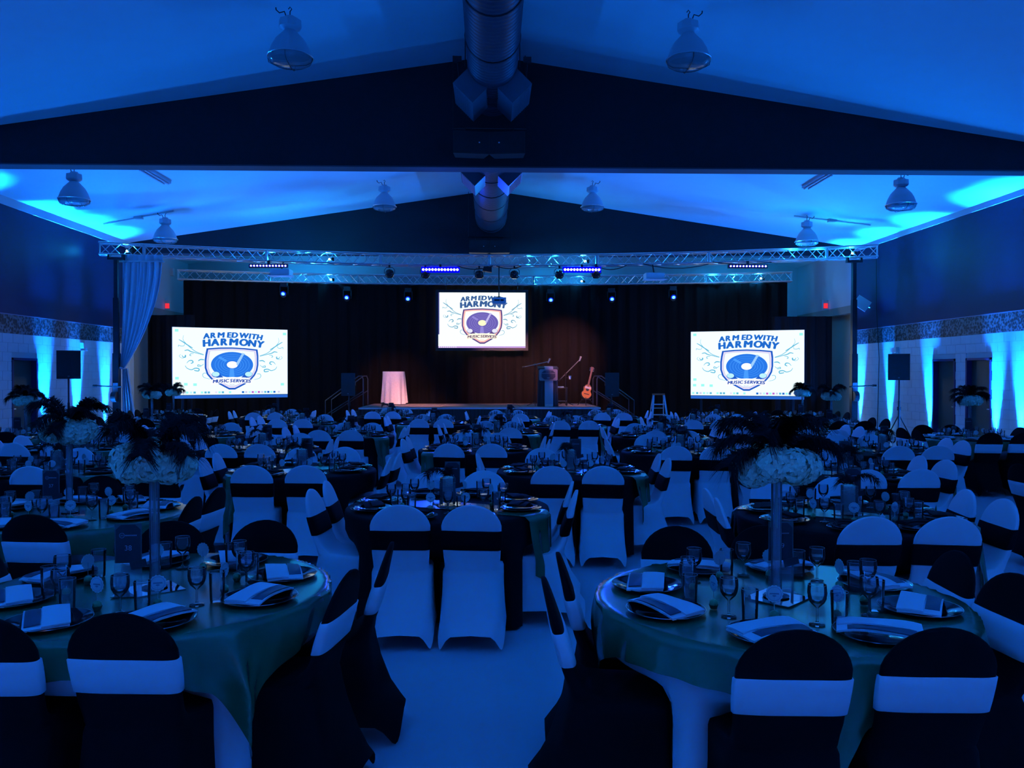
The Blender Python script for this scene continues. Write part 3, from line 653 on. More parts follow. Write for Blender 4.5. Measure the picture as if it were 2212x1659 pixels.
def stairs(x, s, l):
    t = thing('stage_stairs', f'dark stage steps with thin metal handrails at the {l} of the stage', 'stairs', (x, 26.6, 0))
    for k in range(3): obj('step', MB().box(min(s*(.1+k*.3),s*(.4+k*.3)),-.5,0.01,max(s*(.1+k*.3),s*(.4+k*.3)),.5,.6-k*.2).mesh('step', M_BLKP), t)
    for yy in (-.5, .5):
        g = MB().path([(s*.02,yy,.79),(s*.02,yy,1.62),(s*.06,yy,1.72),(s*.16,yy,1.72),(s*.24,yy,1.66),(s*1.2,yy,.95),(s*1.2,yy,.02)], .018, 6)
        g.tube((s*.02,yy,1.25),(s*1.2,yy,.5),.014); obj('handrail', g.mesh('rail', mat('grey_rail', (.10,.10,.12), .35, metal=.8)), t)
stairs(SX0-.06, -1, 'left'); stairs(SX1+.06, 1, 'right')
# covered cocktail table on the stage
cb = MB()
def skf(a, b):
    th = 2*PI*a; fold = math.sin(th*11+.6*math.sin(th*3)); r = .36+.05*b+.035*b*fold+.02*b*math.sin(th*5+1); low = .06*max(0, math.sin(th*2+.5))
    return (r*math.cos(th), r*math.sin(th), 1.07-(1.05-low)*b)
cb.grid(skf, 132, 14, wrap=True); cb.lathe([(.36,1.07),(.355,1.076),(0,1.078)], 44)
t = thing('cocktail_table', 'tall round cocktail table under a sparkling white cloth, lit pink on the stage', 'table', (-3.13, 27.25, SZ))
obj('sequin_cloth', shade(cb.mesh('cloth', M_SEQ), 60), t)
obj('table_top', MB().lathe([(0,1.05),(.35,1.05),(.35,1.07),(0,1.07)], 32).mesh('top', M_BLKP), t); obj('pedestal', MB().tube((0,0,.02),(0,0,1.05),.03,10).lathe([(0,0),(.25,0),(.25,.02),(0,.03)], 20).mesh('pedestal', M_BLK), t)
# lectern
t = thing('lectern', 'dark-draped lectern with an octagonal plaque and pale cloth strip on stage', 'lectern', (1.80, 25.5, SZ))
ld = MB()
def lf(a, b):
    th = 2*PI*a; c, q = math.cos(th), math.sin(th); e = 2/6
    x = .29*math.copysign(abs(c)**e, c); y = .22*math.copysign(abs(q)**e, q); f = .014*math.sin(th*13)*(1-b)
    return (x*(1.08-.08*b)+f*c, y+f*q, 1.12*b)
ld.grid(lf, 96, 6, wrap=True); obj('drape', shade(ld.mesh('drape', mat('dark_lectern_cloth', (.03,.028,.035), .8)), 60), t)
obj('sloped_top', MB().prism([(-.24,1.12),(.24,1.12),(.24,1.24),(-.24,1.17)], 'x', -.31, .31).mesh('top', M_BLKP), t)
obj('cloth_strip', MB().prism([(-.255,0.02),(-.245,0.02),(-.245,1.2),(.1,1.225),(.1,1.235),(-.255,1.21)], 'x', -.11, .15).mesh('strip', mat('pale_strip', (.42,.42,.50), .6)), t)
obj('sequin_hem', MB().box(-.10,-.275,.0,.14,-.256,.07).mesh('hem', M_SEQ), t)
pl = obj('plaque', MB().prism([(-.25,.79),(.25,.79),(.28,.82),(.28,1.11),(.25,1.14),(-.25,1.14),(-.28,1.11),(-.28,.82)], 'y', -.30, -.265).mesh('plaque', mat('rose_plaque', (.34,.24,.26), .5)), t)
obj('plaque_field', MB().prism([(-.13,.83),(.13,.83),(.21,.90),(.21,1.03),(.13,1.10),(-.13,1.10),(-.21,1.03),(-.21,.90)], 'y', -.308, -.30).mesh('field', mat('plum_field', (.06,.045,.07), .5)), pl)
obj('plaque_bar', MB().box(-.21,-.313,1.0,.21,-.308,1.02).box(-.08,-.313,1.05,.08,-.308,1.065).box(-.04,-.313,.86,.04,-.308,.89).mesh('bar', mat('plaque_print', (.26,.2,.22), .5)), pl)
# microphone stands
def mic_stand(loc, label, boom0, boom1, h):
    t = thing('microphone_stand', label, 'microphone stand', loc)
    obj('pole', MB().tube((0,0,.02),(0,0,h),.011,8).mesh('pole', M_BLK), t)
    for k in range(3):
        a = k*2*PI/3+.5; obj('foot', MB().tube((0,0,.12),(.28*math.cos(a),.28*math.sin(a),.012),.010).mesh('foot', M_BLK), t)
    obj('boom', MB().tube(boom0, boom1, .011, 8).mesh('boom', mat('grey_boom', (.3,.3,.33), .3, metal=.7)), t)
    d = (Vector(boom1)-Vector(boom0)).normalized(); b1 = Vector(boom1); up = Vector((d.x*.4, -.2, .9)).normalized()
    m = obj('microphone', MB().tube(b1-up*.05, b1+up*.10, .018, 10, .03).mesh('mic', mat('mic_metal', (.5,.5,.55), .35, metal=.6)), t)
    obj('counterweight', MB().tube(Vector(boom0), Vector(boom0)+d*.08, .025, 8).mesh('weight', M_BLK), t)
    obj('clutch', shade(MB().lathe([(0,h+.03),(.03,h+.02),(.03,h-.03),(0,h-.04)], 10).mesh('clutch', M_BLK)), t)
mic_stand((1.42,25.7,SZ), 'microphone stand with a near-level boom reaching over the lectern', (-.40,0,1.20), (.42,-.05,1.38), 1.29)
mic_stand((2.40,26.0,SZ), 'microphone stand with a steep boom between the lectern and guitar', (-.22,0,.78), (.45,0,1.45), 1.0)
t = thing('drink_cup', 'small white cup clipped to the steep microphone stand', 'cup', (2.53,25.95,1.62))
obj('body', MB().lathe([(0,0),(.03,0),(.042,.11),(.038,.11),(.027,.01)], 12).mesh('cup', M_PROJ), t); obj('holder', MB().tube((-.13,.05,.05),(-.03,0,.05),.008).mesh('clip', M_BLK), t)
t = thing('side_stool', 'small dark stand with papers on top behind the lectern', 'stand', (2.28,26.3,SZ))
obj('top', MB().box(-.2,-.15,.54,.2,.15,.57).mesh('top', M_BLKP), t)
for x in (-.18,.18):
    for y in (-.13,.13): obj('leg', MB().tube((x,y,0),(x,y,.54),.013).mesh('leg', M_BLK), t)
obj('crossbar', MB().tube((-.18,-.13,.14),(.18,-.13,.14),.010).mesh('bar', M_ALU), t)
tag(obj('paper_stack', MB().box(-.17,-.1,0,.08,.08,.03).mesh('papers', mat('blue_papers', (.35,.5,.6), .7)), None, (2.28,26.3,SZ+.57)), 'blue-white papers lying on the small stand behind the lectern', 'papers')
# guitar on its stand
t = thing('guitar', 'sunburst acoustic guitar leaning on a stand at the right of the stage', 'guitar', (3.02, 26.05, SZ+.20))
t.rotation_euler = (R(-12), R(14), 0)
def gout(f=1.):
    pts = []
    for k in range(48):
        th = 2*PI*k/48; c, q = math.cos(th), math.sin(th)
        r = .185+.02*math.cos(2*th)*0; z = q
        wdt = (.20 if q < 0 else .145)*(1-.0) ; x = c*(.20*(1-(q+1)/2)+.145*((q+1)/2)-.055*math.exp(-((q-.12)/.28)**2)); pts.append((x*f, .25+z*.25*f))
    return pts
obj('body', MB().prism(gout(), 'y', -.045, .055).mesh('body', M_GDARK), t)
obj('top_plate', MB().prism(gout(.90), 'y', -.050, -.045).mesh('top', M_SUN), t)
obj('sound_hole', MB().tube((0,-.0515,.31),(0,-.0505,.31),.05,18).mesh('hole', M_BLK), t)
obj('pickguard', MB().box(-.09,-.056,.34,.10,-.05,.41).mesh('pickguard', M_CREAM), t)
obj('bridge', MB().box(-.08,-.058,.15,.08,-.05,.175).mesh('bridge', M_GDARK), t)
nk = obj('neck', MB().box(-.027,-.06,.40,.027,-.03,.90).mesh('neck', M_GNECK), t)
obj('headstock', MB().prism([(-.03,.90),(.03,.90),(.045,1.06),(-.045,1.06)], 'y', -.055, -.035).mesh('headstock', M_GNECK), nk)
for s in (-1,1):
    for k in range(3): obj('tuning_peg', MB().tube((s*.035,-.045,.93+k*.045),(s*.07,-.045,.93+k*.045),.008).mesh('peg', M_ALU), nk)
t = thing('guitar_stand', 'low black stand holding the acoustic guitar', 'stand', (3.05,26.1,SZ))
for k in range(3):
    a = k*2*PI/3+.4; obj('leg', MB().tube((0,0,.35),(.3*math.cos(a),.3*math.sin(a),.01),.012).mesh('leg', M_BLK), t)
obj('cradle', MB().path([(-.16,-.16,.22),(-.12,-.05,.18),(0,0,.2),(.12,-.05,.18),(.16,-.16,.22)], .012, 6).mesh('cradle', M_BLK), t)
obj('upright', MB().tube((0,0,.3),(.1,.06,.8),.012).mesh('upright', M_BLK), t)

# ------------------------------------------------------------------ loudspeakers on poles
def pole_speaker(loc, rz, zb, w, h, d, label, slab, top_blue=False):
    t = thing('loudspeaker', label, 'loudspeaker', (loc[0],loc[1],zb), rz, 'loudspeakers on stands')
    obj('cabinet', MB().prism([(-w/2,-d/2),(w/2,-d/2),(w*.36,d/2),(-w*.36,d/2)], 'z', 0, h).mesh('cabinet', M_BLKP), t)
    obj('grille', MB().box(-w/2+.012,-d/2-.014,.025,w/2-.012,-d/2,h-.025).mesh('grille', M_GRILL), t)
    obj('badge', MB().box(-.02,-d/2-.018,.05,.02,-d/2-.014,.075).mesh('badge', mat('dim_badge', (.12,.12,.14), .4)), t)
    for s in (-1,1): obj('side_handle', MB().box(s*w*.43-.01,-.05,h*.45,s*w*.43+.01,.05,h*.62).mesh('handle', M_BLK), t)
    s = thing('speaker_stand', slab, 'speaker stand', (loc[0],loc[1],0), rz, 'speaker stands')
    obj('pole', MB().tube((0,0,.1),(0,0,zb+.02),.019,8).tube((0,0,.1),(0,0,min(1.1,zb)),.026,8).mesh('pole', M_BLK), s)
    obj('collar', MB().lathe([(0,.86),(.045,.86),(.045,.95),(0,.95)], 10).mesh('collar', M_BLK), s)
    for k in range(3):
        a = k*2*PI/3+PI/6; obj('leg', MB().tube((0,0,.75),((.40 if abs(loc[0]) > 9 else .5)*math.cos(a),(.40 if abs(loc[0]) > 9 else .5)*math.sin(a),.015),.014).mesh('leg', M_BLK), s)
    return t
pole_speaker((-9.86,19.7), R(28), 1.66, .50, .66, .38, 'black loudspeaker on a pole by the left wall and doors', 'black tripod speaker stand by the left wall')
pole_speaker((10.32,20.6), R(-28), 1.62, .50, .66, .38, 'black loudspeaker on a pole by the right wall and doors', 'black tripod speaker stand by the right wall')
pole_speaker((-4.08,24.25), 0, 1.15, .40, .66, .36, 'black loudspeaker on a pole at the left corner of the stage', 'speaker stand at the left corner of the stage')
pole_speaker((3.58,24.25), 0, 1.12, .41, .70, .36, 'black loudspeaker with blue-lit top at the right stage corner', 'speaker stand at the right corner of the stage')
# step ladder
t = thing('step_ladder', 'small aluminium step ladder standing right of the stage', 'ladder', (4.93, 24.0, 0))
obj('top_cap', MB().box(-.17,-.06,1.17,.17,.12,1.21).mesh('cap', M_ORG), t)
for s in (-1,1):
    obj('front_rail', MB().add([(s*.27-.025,-.32,0),(s*.27+.025,-.32,0),(s*.15+.025,-.03,1.18),(s*.15-.025,-.03,1.18),(s*.27-.025,-.27,0),(s*.27+.025,-.27,0),(s*.15+.025,.02,1.18),(s*.15-.025,.02,1.18)], [(0,1,2,3),(7,6,5,4),(0,4,5,1),(1,5,6,2),(2,6,7,3),(3,7,4,0)]).mesh('rail', M_ALU), t)
    obj('rear_rail', MB().tube((s*.25,.5,0),(s*.15,.08,1.18),.014).mesh('rail', M_ALU), t)
for k, z in enumerate((.3,.6,.9)):
    f = z/1.18; w_ = .27-.12*f; y = -.30+.29*f; obj('tread', MB().box(-w_,y,z-.015,w_,y+.09,z+.015).mesh('tread', M_ALU), t)
obj('rear_brace', MB().tube((-.23,.36,.38),(.23,.36,.38),.010).tube((-.2,.22,.78),(.2,.22,.78),.010).mesh('brace', M_ALU), t)
# floodlight panel, exit signs and small wall fittings
t = thing('wall_floodlight', 'tilted white flood panel on a bracket high on the right wall', 'floodlight', (10.55, 23.2, 3.78))
t.rotation_euler = (R(-20), R(35), R(-20))
obj('panel', MB().box(-.20,-.02,-.17,.20,.02,.17).mesh('panel', M_PROJ), t); obj('back_box', MB().box(-.1,.02,-.1,.1,.1,.1).mesh('box', M_ALU), t)
obj('arm', MB().tube((0,.08,0),(.25,.15,.1),.02).mesh('arm', M_ALU), t)
for x, y, z, l in ((XL,26.9,4.0,'left'),(XR,26.3,4.0,'right')):
    t = thing('exit_sign', f'glowing red exit sign on the white wall at the {l} of the stage', 'sign', (x, y, z), 0, 'exit signs')
    s = 1 if x < 0 else -1
    obj('housing', MB().box(0,-.03,-.13,s*.17,.03,.16).mesh('housing', M_LAMPW), t); obj('red_face', MB().box(s*.02,-.036,-.11,s*.15,-.03,.05).mesh('face', M_RED), t)
for x, y, z, l in ((XL+.0,21.5,2.48,'left'),(XR,21.8,2.40,'right')):
    s = 1 if x < 0 else -1
    t = thing('emergency_light', f'small white emergency light below the border on the {l} wall', 'emergency light', (x, y, z), 0, 'emergency lights')
    obj('battery_box', MB().box(0,-.14,-.05,s*.09,.14,.09).mesh('box', M_PROJ), t)
    for dy in (-.09,.09): obj('lamp_head', MB().lathe([(0,.0),(.05,-.02),(.055,-.06),(0,-.065)], 12, (s*.05,dy,-.05)).mesh('head', M_PROJ), t)
tag(obj('hanging_cable', shade(MB().path([(XR-.04,22.9,5.2),(XR-.03,22.9,3.6),(XR-.04,22.7,2.2),(XR-.04,22.75,1.2),(XR-.04,22.8,.1)], .010, 5).mesh('cable', M_BLK))), 'thin dark cable hanging down the right wall by the tower', 'cable')

# ------------------------------------------------------------------ chairs
def yr(z):  # rear surface of the chair back
    return -.185-.115*(max(0, z-.47)/.45)**1.15
def ring(hx, y0, y1, n, ex, zf):
    out = []
    for k in range(n):
        th = 2*PI*k/n; c, s = math.cos(th), math.sin(th)
        x = hx*math.copysign(abs(c)**(2/ex), c); y = (y0+y1)/2+(y1-y0)/2*math.copysign(abs(s)**(2/ex), s)
        out.append((x, y, zf(th) if callable(zf) else zf))
    return out
NC = 40
def chair_cover(m):
    rings = []
    hem = lambda th: .012+.095*math.cos(2*th)**2
    rings.append(ring(.216,-.335,.258,NC,7,hem))
    rings.append(ring(.212,-.308,.246,NC,6.5,lambda th: .06+.085*math.cos(2*th)**2))
    rings.append(ring(.206,-.262,.228,NC,6,.20)); rings.append(ring(.199,-.212,.215,NC,6,.33)); rings.append(ring(.198,-.19,.212,NC,6,.42))
    rings.append(ring(.198,-.184,.212,NC,6,.455)); rings.append(ring(.192,-.182,.195,NC,5,.475))
    rings.append(ring(.185,-.184,.05,NC,4.5,.482)); rings.append(ring(.180,-.186,-.07,NC,4,.495)); rings.append(ring(.180,-.190,-.118,NC,4,.53))
    for z in (.58,.63,.69,.75):
        rings.append(ring(.184+.008*(z-.58)/.17, yr(z), yr(z)+.062-.012*(z-.58)/.17, NC, 4, z))
    for k in range(1, 9):
        a = k*R(86)/8; z = .75+.17*math.sin(a); h = .192*math.cos(a)+.004; rings.append(ring(h, yr(z)+.004*k*.5, yr(z)+.050-.0022*k, NC, 3.2, z))
    mb = MB(); v = [p for r in rings for p in r]; n = NC
    f = [(i*n+k, i*n+(k+1)%n, (i+1)*n+(k+1)%n, (i+1)*n+k) for i in range(len(rings)-1) for k in range(n)]
    f.append(tuple((len(rings)-1)*n+k for k in range(n)))
    mb.add(v, f); return mb.mesh('chair_cover', m, True)
def chair_sash(m):
    rr = []
    for z, o in ((.618,.001),(.620,.006),(.66,.0075),(.71,.0075),(.746,.006),(.749,.001)):
        hz = .184+.008*(z-.58)/.17; rr.append(ring(hz+o, yr(z)-o, yr(z)+.062-.012*(z-.58)/.17+o, NC, 4, (lambda z_: (lambda th: z_+.006*math.sin(th)*math.cos(th)))(z)))
    mb = MB(); n = NC; mb.add([p for r in rr for p in r], [(i*n+k, i*n+(k+1)%n, (i+1)*n+(k+1)%n, (i+1)*n+k) for i in range(len(rr)-1) for k in range(n)])
    return mb.mesh('sash', m, True)
CH = {'white': (chair_cover(M_WSP), chair_sash(M_BSP)), 'black': (chair_cover(M_BSP), chair_sash(M_WSP))}

# ------------------------------------------------------------------ table linen
def cloth(m, seed, z1=.02, nf=13, amp=.03, name='tablecloth', flare=.045):
    r = random.Random(seed); ph = r.random()*6; p2 = r.random()*6; mb = MB(); N = 128
    prof = [(0,.765),(.3,.765),(.6,.765),(.738,.764),(.752,.758),(.758,.74)]
    v = []
    for rr, z in prof:
        for k in range(N): t = 2*PI*k/N; v.append((rr*math.cos(t), rr*math.sin(t), z))
    for j in range(1, 13):
        b = j/12; z = .74+(z1-.74)*b
        for k in range(N):
            t = 2*PI*k/N; fo = math.sin(nf*t+ph+.8*math.sin(2*t+p2)); c = max(0., min(1., (abs(math.cos(2*t))-.10)/.45)); c = c*c*(3-2*c)
            push = max(0., min(1., (b-.22)/.18)); push = push*push*(3-2*push)
            out = .758-.010*min(1, b*4)+flare*b*(1-c)+amp*b**1.2*fo*(1-.5*c)+.010*b*math.sin(5*t+p2)
            rr = out+(.44+.012*fo-out)*c*push; v.append((rr*math.cos(t), rr*math.sin(t), z))
    n = N; M = len(prof)+12
    mb.add(v, [(i*n+k, i*n+(k+1)%n, (i+1)*n+(k+1)%n, (i+1)*n+k) for i in range(M-1) for k in range(n)])
    return mb.mesh(name, m, True)
BCL = [cloth(M_BCL, s) for s in (1,2,3)]; WCL = [cloth(M_WCL, s, nf=9, amp=.022, flare=.02) for s in (4,5)]
def overlay(seed, rot=0., side=1.83, R0=.772):
    rn = random.Random(seed); p = rn.random()*6; N = 72; mb = MB()
    def P(a, b):
        x, y = (a-.5)*side, (b-.5)*side; rho = math.hypot(x, y)
        if rho <= R0: return (x, y, .7695+.0014*math.sin(x*9+y*7+p)+.0010*math.sin(x*23-y*5))
        th = math.atan2(y, x); s = rho-R0; cn = math.sin(2*th)**2; k = min(1., s/.26)
        th2 = th+.17*k*math.sin(4*th)
        fold = .6*math.sin(13*th+p+.9*math.sin(2*th+p))+.4*math.sin(22*th+2*p)+.25*math.sin(37*th+p)
        c = max(0., min(1., (abs(math.cos(2*(th+rot)))-.10)/.45)); c = c*c*(3-2*c)
        rr = R0+.014+.055*k*(.6+.4*cn)+.040*k*fold; rr += (.776+.008*fold-rr)*c*k
        return (rr*math.cos(th2), rr*math.sin(th2), .768-max(0, s-.004)*(.97+.02*fold))
    mb.grid(P, N, N); return mb.mesh('satin_overlay', M_GREEN, True)
def runner(seed, wd=.34, L=2.62, R0=.775):
    rn = random.Random(seed); p = rn.random()*6; mb = MB(); hw = wd/2
    def P(a, b):
        y = (a-.5)*wd; x = (b-.5)*L; e = math.sqrt(R0*R0-y*y)
        if abs(x) <= e: return (x, y, .7695+.001*math.sin(x*11+p))
        s = abs(x)-e; sg = 1 if x > 0 else -1; k = min(1, s/.4)
        sk = 1+ (.25*(y/hw))*k
        return (sg*(e+.018+.03*k+.022*k*math.sin(y*38+p)), y*(1-.30*k)+.02*k*sg, .768-s*sk)
    mb.grid(P, 14, 60); return mb.mesh('table_runner', M_GREEN, True)
RUN = [runner(1), runner(2), runner(3)]
ME_TOP = shade(MB().lathe([(0,.725),(.74,.725),(.748,.73),(.748,.752),(.74,.757),(0,.757)], 40).mesh('tabletop', mat('plywood', (.3,.22,.13), .7)))
ME_TLEG = MB().tube((0,0,0),(0,0,.73),.016,8).mesh('leg', M_ALU)

# ------------------------------------------------------------------ place settings
def lathe_me(name, prof, m, n=20): return shade(MB().lathe(prof, n).mesh(name, m))
ME_GOB = lathe_me('goblet', [(0,.002),(.030,.002),(.031,.004),(.010,.009),(.0042,.018),(.0040,.066),(.012,.074),(.027,.088),(.035,.105),(.0375,.128),(.035,.158),(.0335,.158),(.0355,.128),(.033,.106),(.025,.092),(0,.082)], M_GLASS, 18)
ME_TUM = lathe_me('tumbler', [(0,.0015),(.028,.0015),(.0295,.006),(.0335,.130),(.032,.130),(.0285,.012),(0,.010)], M_GLASS, 18)
def rim_me(r, z): return shade(MB().path([(r*math.cos(2*PI*k/18), r*math.sin(2*PI*k/18), z) for k in range(19)], .0011, 4).mesh('rim', glass_mat('rim_glass', (.9,.95,1), 1.8, .1, .45)))
ME_GRIM = rim_me(.0343, .158); ME_TRIM = rim_me(.0328, .130)
ME_WAT = lathe_me('water', [(0,.090),(.024,.0925),(.032,.107),(.0348,.120),(0,.120)], M_WATER, 18)
ME_PLT = lathe_me('plate', [(0,.004),(.105,.004),(.115,.010),(.160,.017),(.163,.015),(.115,.002),(.08,0),(0,0)], M_PLATE, 36)
ME_PRIM = shade(MB().path([(.1615*math.cos(2*PI*k/36), .1615*math.sin(2*PI*k/36), .0165) for k in range(37)], .0018, 4).mesh('rim', M_RIM))
ME_DIN = lathe_me('inner_plate', [(0,.010),(.085,.010),(.095,.016),(.130,.024),(.132,.022),(.09,.008),(0,.006)], M_PLATE, 32)
ME_DRIM = shade(MB().path([(.131*math.cos(2*PI*k/32), .131*math.sin(2*PI*k/32), .0235) for k in range(33)], .0012, 4).mesh('rim', M_RIM))
def slab(m, x0, x1, y0, y1, z, th, sag):
    def P(a, b):
        x = x0+(x1-x0)*a; y = y0+(y1-y0)*b; return (x, y, z-sag*(abs(a-.5)*2)**3+.003*math.sin(a*5+b*3))
    o = len(m.v); nu, nv = 10, 5
    top = [P(i/nu, j/nv) for j in range(nv+1) for i in range(nu+1)]; bot = [(x, y, z_-th) for x, y, z_ in top]
    W = nu+1; f = [(j*W+i, j*W+i+1, (j+1)*W+i+1, (j+1)*W+i) for j in range(nv) for i in range(nu)]; K = len(top)
    f += [tuple(K+i for i in q[::-1]) for q in f]
    for i in range(nu): f += [(i, K+i, K+i+1, i+1), (nv*W+i, nv*W+i+1, K+nv*W+i+1, K+nv*W+i)]
    for j in range(nv): f += [(j*W, (j+1)*W, K+(j+1)*W, K+j*W), (j*W+nu, K+j*W+nu, K+(j+1)*W+nu, (j+1)*W+nu)]
    m.add(top+bot, f); return m
ME_NAPW = shade(slab(slab(MB(), -.148,.148,-.085,.075,.034,.007,.012), -.145,.15,-.02,.078,.042,.006,.011).mesh('napkin', M_WNAP), 50)
ME_NAPD = shade(slab(MB(), -.11,.125,-.078,-.024,.0395,.004,.008).mesh('menu_insert', M_DNAP), 50)
ME_NAPB = shade(slab(slab(MB(), -.11,.11,-.07,.07,.032,.006,.006), -.10,.11,-.02,.07,.039,.005,.006).mesh('napkin', M_BNAP), 50)
def favour_parts():
    cup = lathe_me('paper_cup', [(0,0),(.014,0),(.020,.016),(.019,.016),(0,.006)], M_FAVC, 12)
    b = MB(); N = 12
    b.lathe([(0,.006),(.012,.009),(.018,.02),(.0165,.031),(.009,.038),(0,.039)], N); ball = shade(b.mesh('truffle', M_FAVB))
    stick = MB().tube((0,0,.035),(0,0,.10),.0016,5).mesh('stick', M_STICK)
    pts = []
    for k in range(48):
        t = 2*PI*k/48; r = .0335+.0017*math.cos(14*t); pts.append((r*math.cos(t), .105+r*math.sin(t)))
    card = MB().prism(pts, 'y', -.0014, .0010).mesh('round_card', M_CARD)
    pr = MB(); a = [(.0275*math.cos(2*PI*k/32), .105+.0275*math.sin(2*PI*k/32)) for k in range(32)]; c = [(.0262*math.cos(2*PI*k/32), .105+.0262*math.sin(2*PI*k/32)) for k in range(32)]
    pr.add([(x,-.0017,z) for x, z in a+c], [(i,(i+1)%32,32+(i+1)%32,32+i) for i in range(32)])
    pr.poly([(-.019,-.0017,.103),(.019,-.0017,.103),(.017,-.0017,.109),(-.017,-.0017,.109)]); pr.poly([(-.009,-.0017,.097),(.0,-.0017,.093),(.009,-.0017,.097),(.004,-.0017,.101),(-.004,-.0017,.101)])
    return cup, ball, stick, card, pr.mesh('card_print', M_CARDP, fix=False)
FAV = favour_parts()
def fav_joined():
    m = MB(); m.lathe([(0,0),(.014,0),(.020,.016),(.012,.034),(0,.038)], 8, mi=1); m.tube((0,0,.035),(0,0,.075),.0016,4, mi=1)
    m.prism([(.034*math.cos(2*PI*k/18), .105+.034*math.sin(2*PI*k/18)) for k in range(18)], 'y', -.0014, .001, 0); return m.mesh('place_card', [M_CARD, M_FAVB])
ME_FAVJ = fav_joined()
def hydrangea(seed, r=.068):
    rn = random.Random(seed); m = MB(); n = 64
    for i in range(n):
        z = 1-2*(i+.5)/n; a = i*2.39996; q = math.sqrt(1-z*z); d = Vector((q*math.cos(a), q*math.sin(a), z)); c = d*r*(.88+.2*rn.random())
        u = d.orthogonal().normalized(); w_ = d.cross(u); a0 = rn.random()*6
        for k in range(4):
            t = a0+k*PI/2; e = u*math.cos(t)+w_*math.sin(t); g = u*math.cos(t+PI/2)+w_*math.sin(t+PI/2); s = .019+.006*rn.random(); lf = .004+.006*rn.random()
            m.add([c, c+e*s*.6+g*s*.55+d*lf, c+e*s*1.15+d*(lf*.6), c+e*s*.6-g*s*.55+d*lf], [(0,1,2,3)])
    m.lathe([(0,-r*.8),(r*.6,-r*.5),(r*.8,0),(r*.6,r*.5),(0,r*.8)], 10); return m.mesh('flower_head', M_FLOW, fix=False)
HYD = [hydrangea(1), hydrangea(2)]
def feather(seed, L=.40, a0=.15, a1=2.3, p=1.3, nb=120, lb=.075):
    rn = random.Random(seed); pts = [Vector((0,0,0))]; S = 26; ph = []
    for k in range(S):
        t = (k+.5)/S; f = a0+a1*t**p; ph.append(f); pts.append(pts[-1]+Vector((math.sin(f), .04*math.sin(4*t+seed), math.cos(f)))*(L/S))
    m = MB(); m.path(pts, [.0028*(1-.8*k/S) for k in range(S+1)], 4)
    def at(t):
        k = min(S-1, int(t*S)); g = t*S-k; return pts[k].lerp(pts[k+1], g), (pts[k+1]-pts[k]).normalized()
    for i in range(nb):
        t = .10+.90*(i+rn.random())/nb; P, T = at(min(t, .999)); N = Vector((0,1,0)).cross(T).normalized()
        for s in (-1, 1):
            for q in range(2):
                l = lb*(.55+.75*t)*(.75+.5*rn.random()); dn = rn.uniform(-.7,.5)
                d = (Vector((0,s*(.9+.3*rn.random()),0))+T*rn.uniform(.3,.9)+N*dn).normalized()
                mid = P+d*l*.5+Vector((0,0,-.06*l)); end = P+d*l+T*l*.12+Vector((0,0,-(.25+.5*rn.random())*l))
                w_ = T*.0026; m.add([P-w_, P+w_, mid+w_*.85, mid-w_*.85, end+w_*.3, end-w_*.3], [(0,1,2,3),(3,2,4,5)])
    return m.mesh('feather', M_FEATH, fix=False)
FE = [feather(1,.27,.05,2.2,1.3,130,.06), feather(2,.29,.35,2.2,1.1,130,.06), feather(3,.24,.1,1.2,1.4,130,.065), feather(4,.27,.75,1.8,1.1,130,.06), feather(5,.30,.2,1.9,1.6,130,.06)]
FES = [feather(6,.24,.1,2.9,1.2,60,.05), feather(7,.26,.2,2.5,1.3,60,.05)]
ME_VASE = lathe_me('vase', [(0,.003),(.055,.003),(.056,.006),(.030,.014),(.024,.03),(.0225,.10),(.0225,.50),(.026,.53),(.0245,.53),(.0205,.50),(.0205,.06),(0,.05)], M_GLASS2, 20)
ME_LVASE = lathe_me('vase', [(0,.003),(.056,.003),(.058,.010),(.058,.20),(.056,.20),(.0555,.014),(0,.012)], M_GLASS2, 22)
ME_TILE = MB().box(-.105,-.105,0,.105,.105,.004).mesh('mirror_tile', M_MIRROR); ME_TILES = MB().box(-.085,-.085,0,.085,.085,.004).mesh('mirror_tile', M_MIRROR)
ME_FOLI = lathe_me('greenery', [(0,.012),(.04,.02),(.048,.09),(.03,.15),(0,.17)], mat('pale_greenery', (.30,.42,.34), .7, noise=.5, nscale=40, bump=.6), 12)
ME_TEA = lathe_me('tealight', [(0,0),(.018,0),(.019,.014),(.010,.018),(.004,.026),(0,.036)], mat('tealight_plastic', (.75,.78,.8), .5), 12)
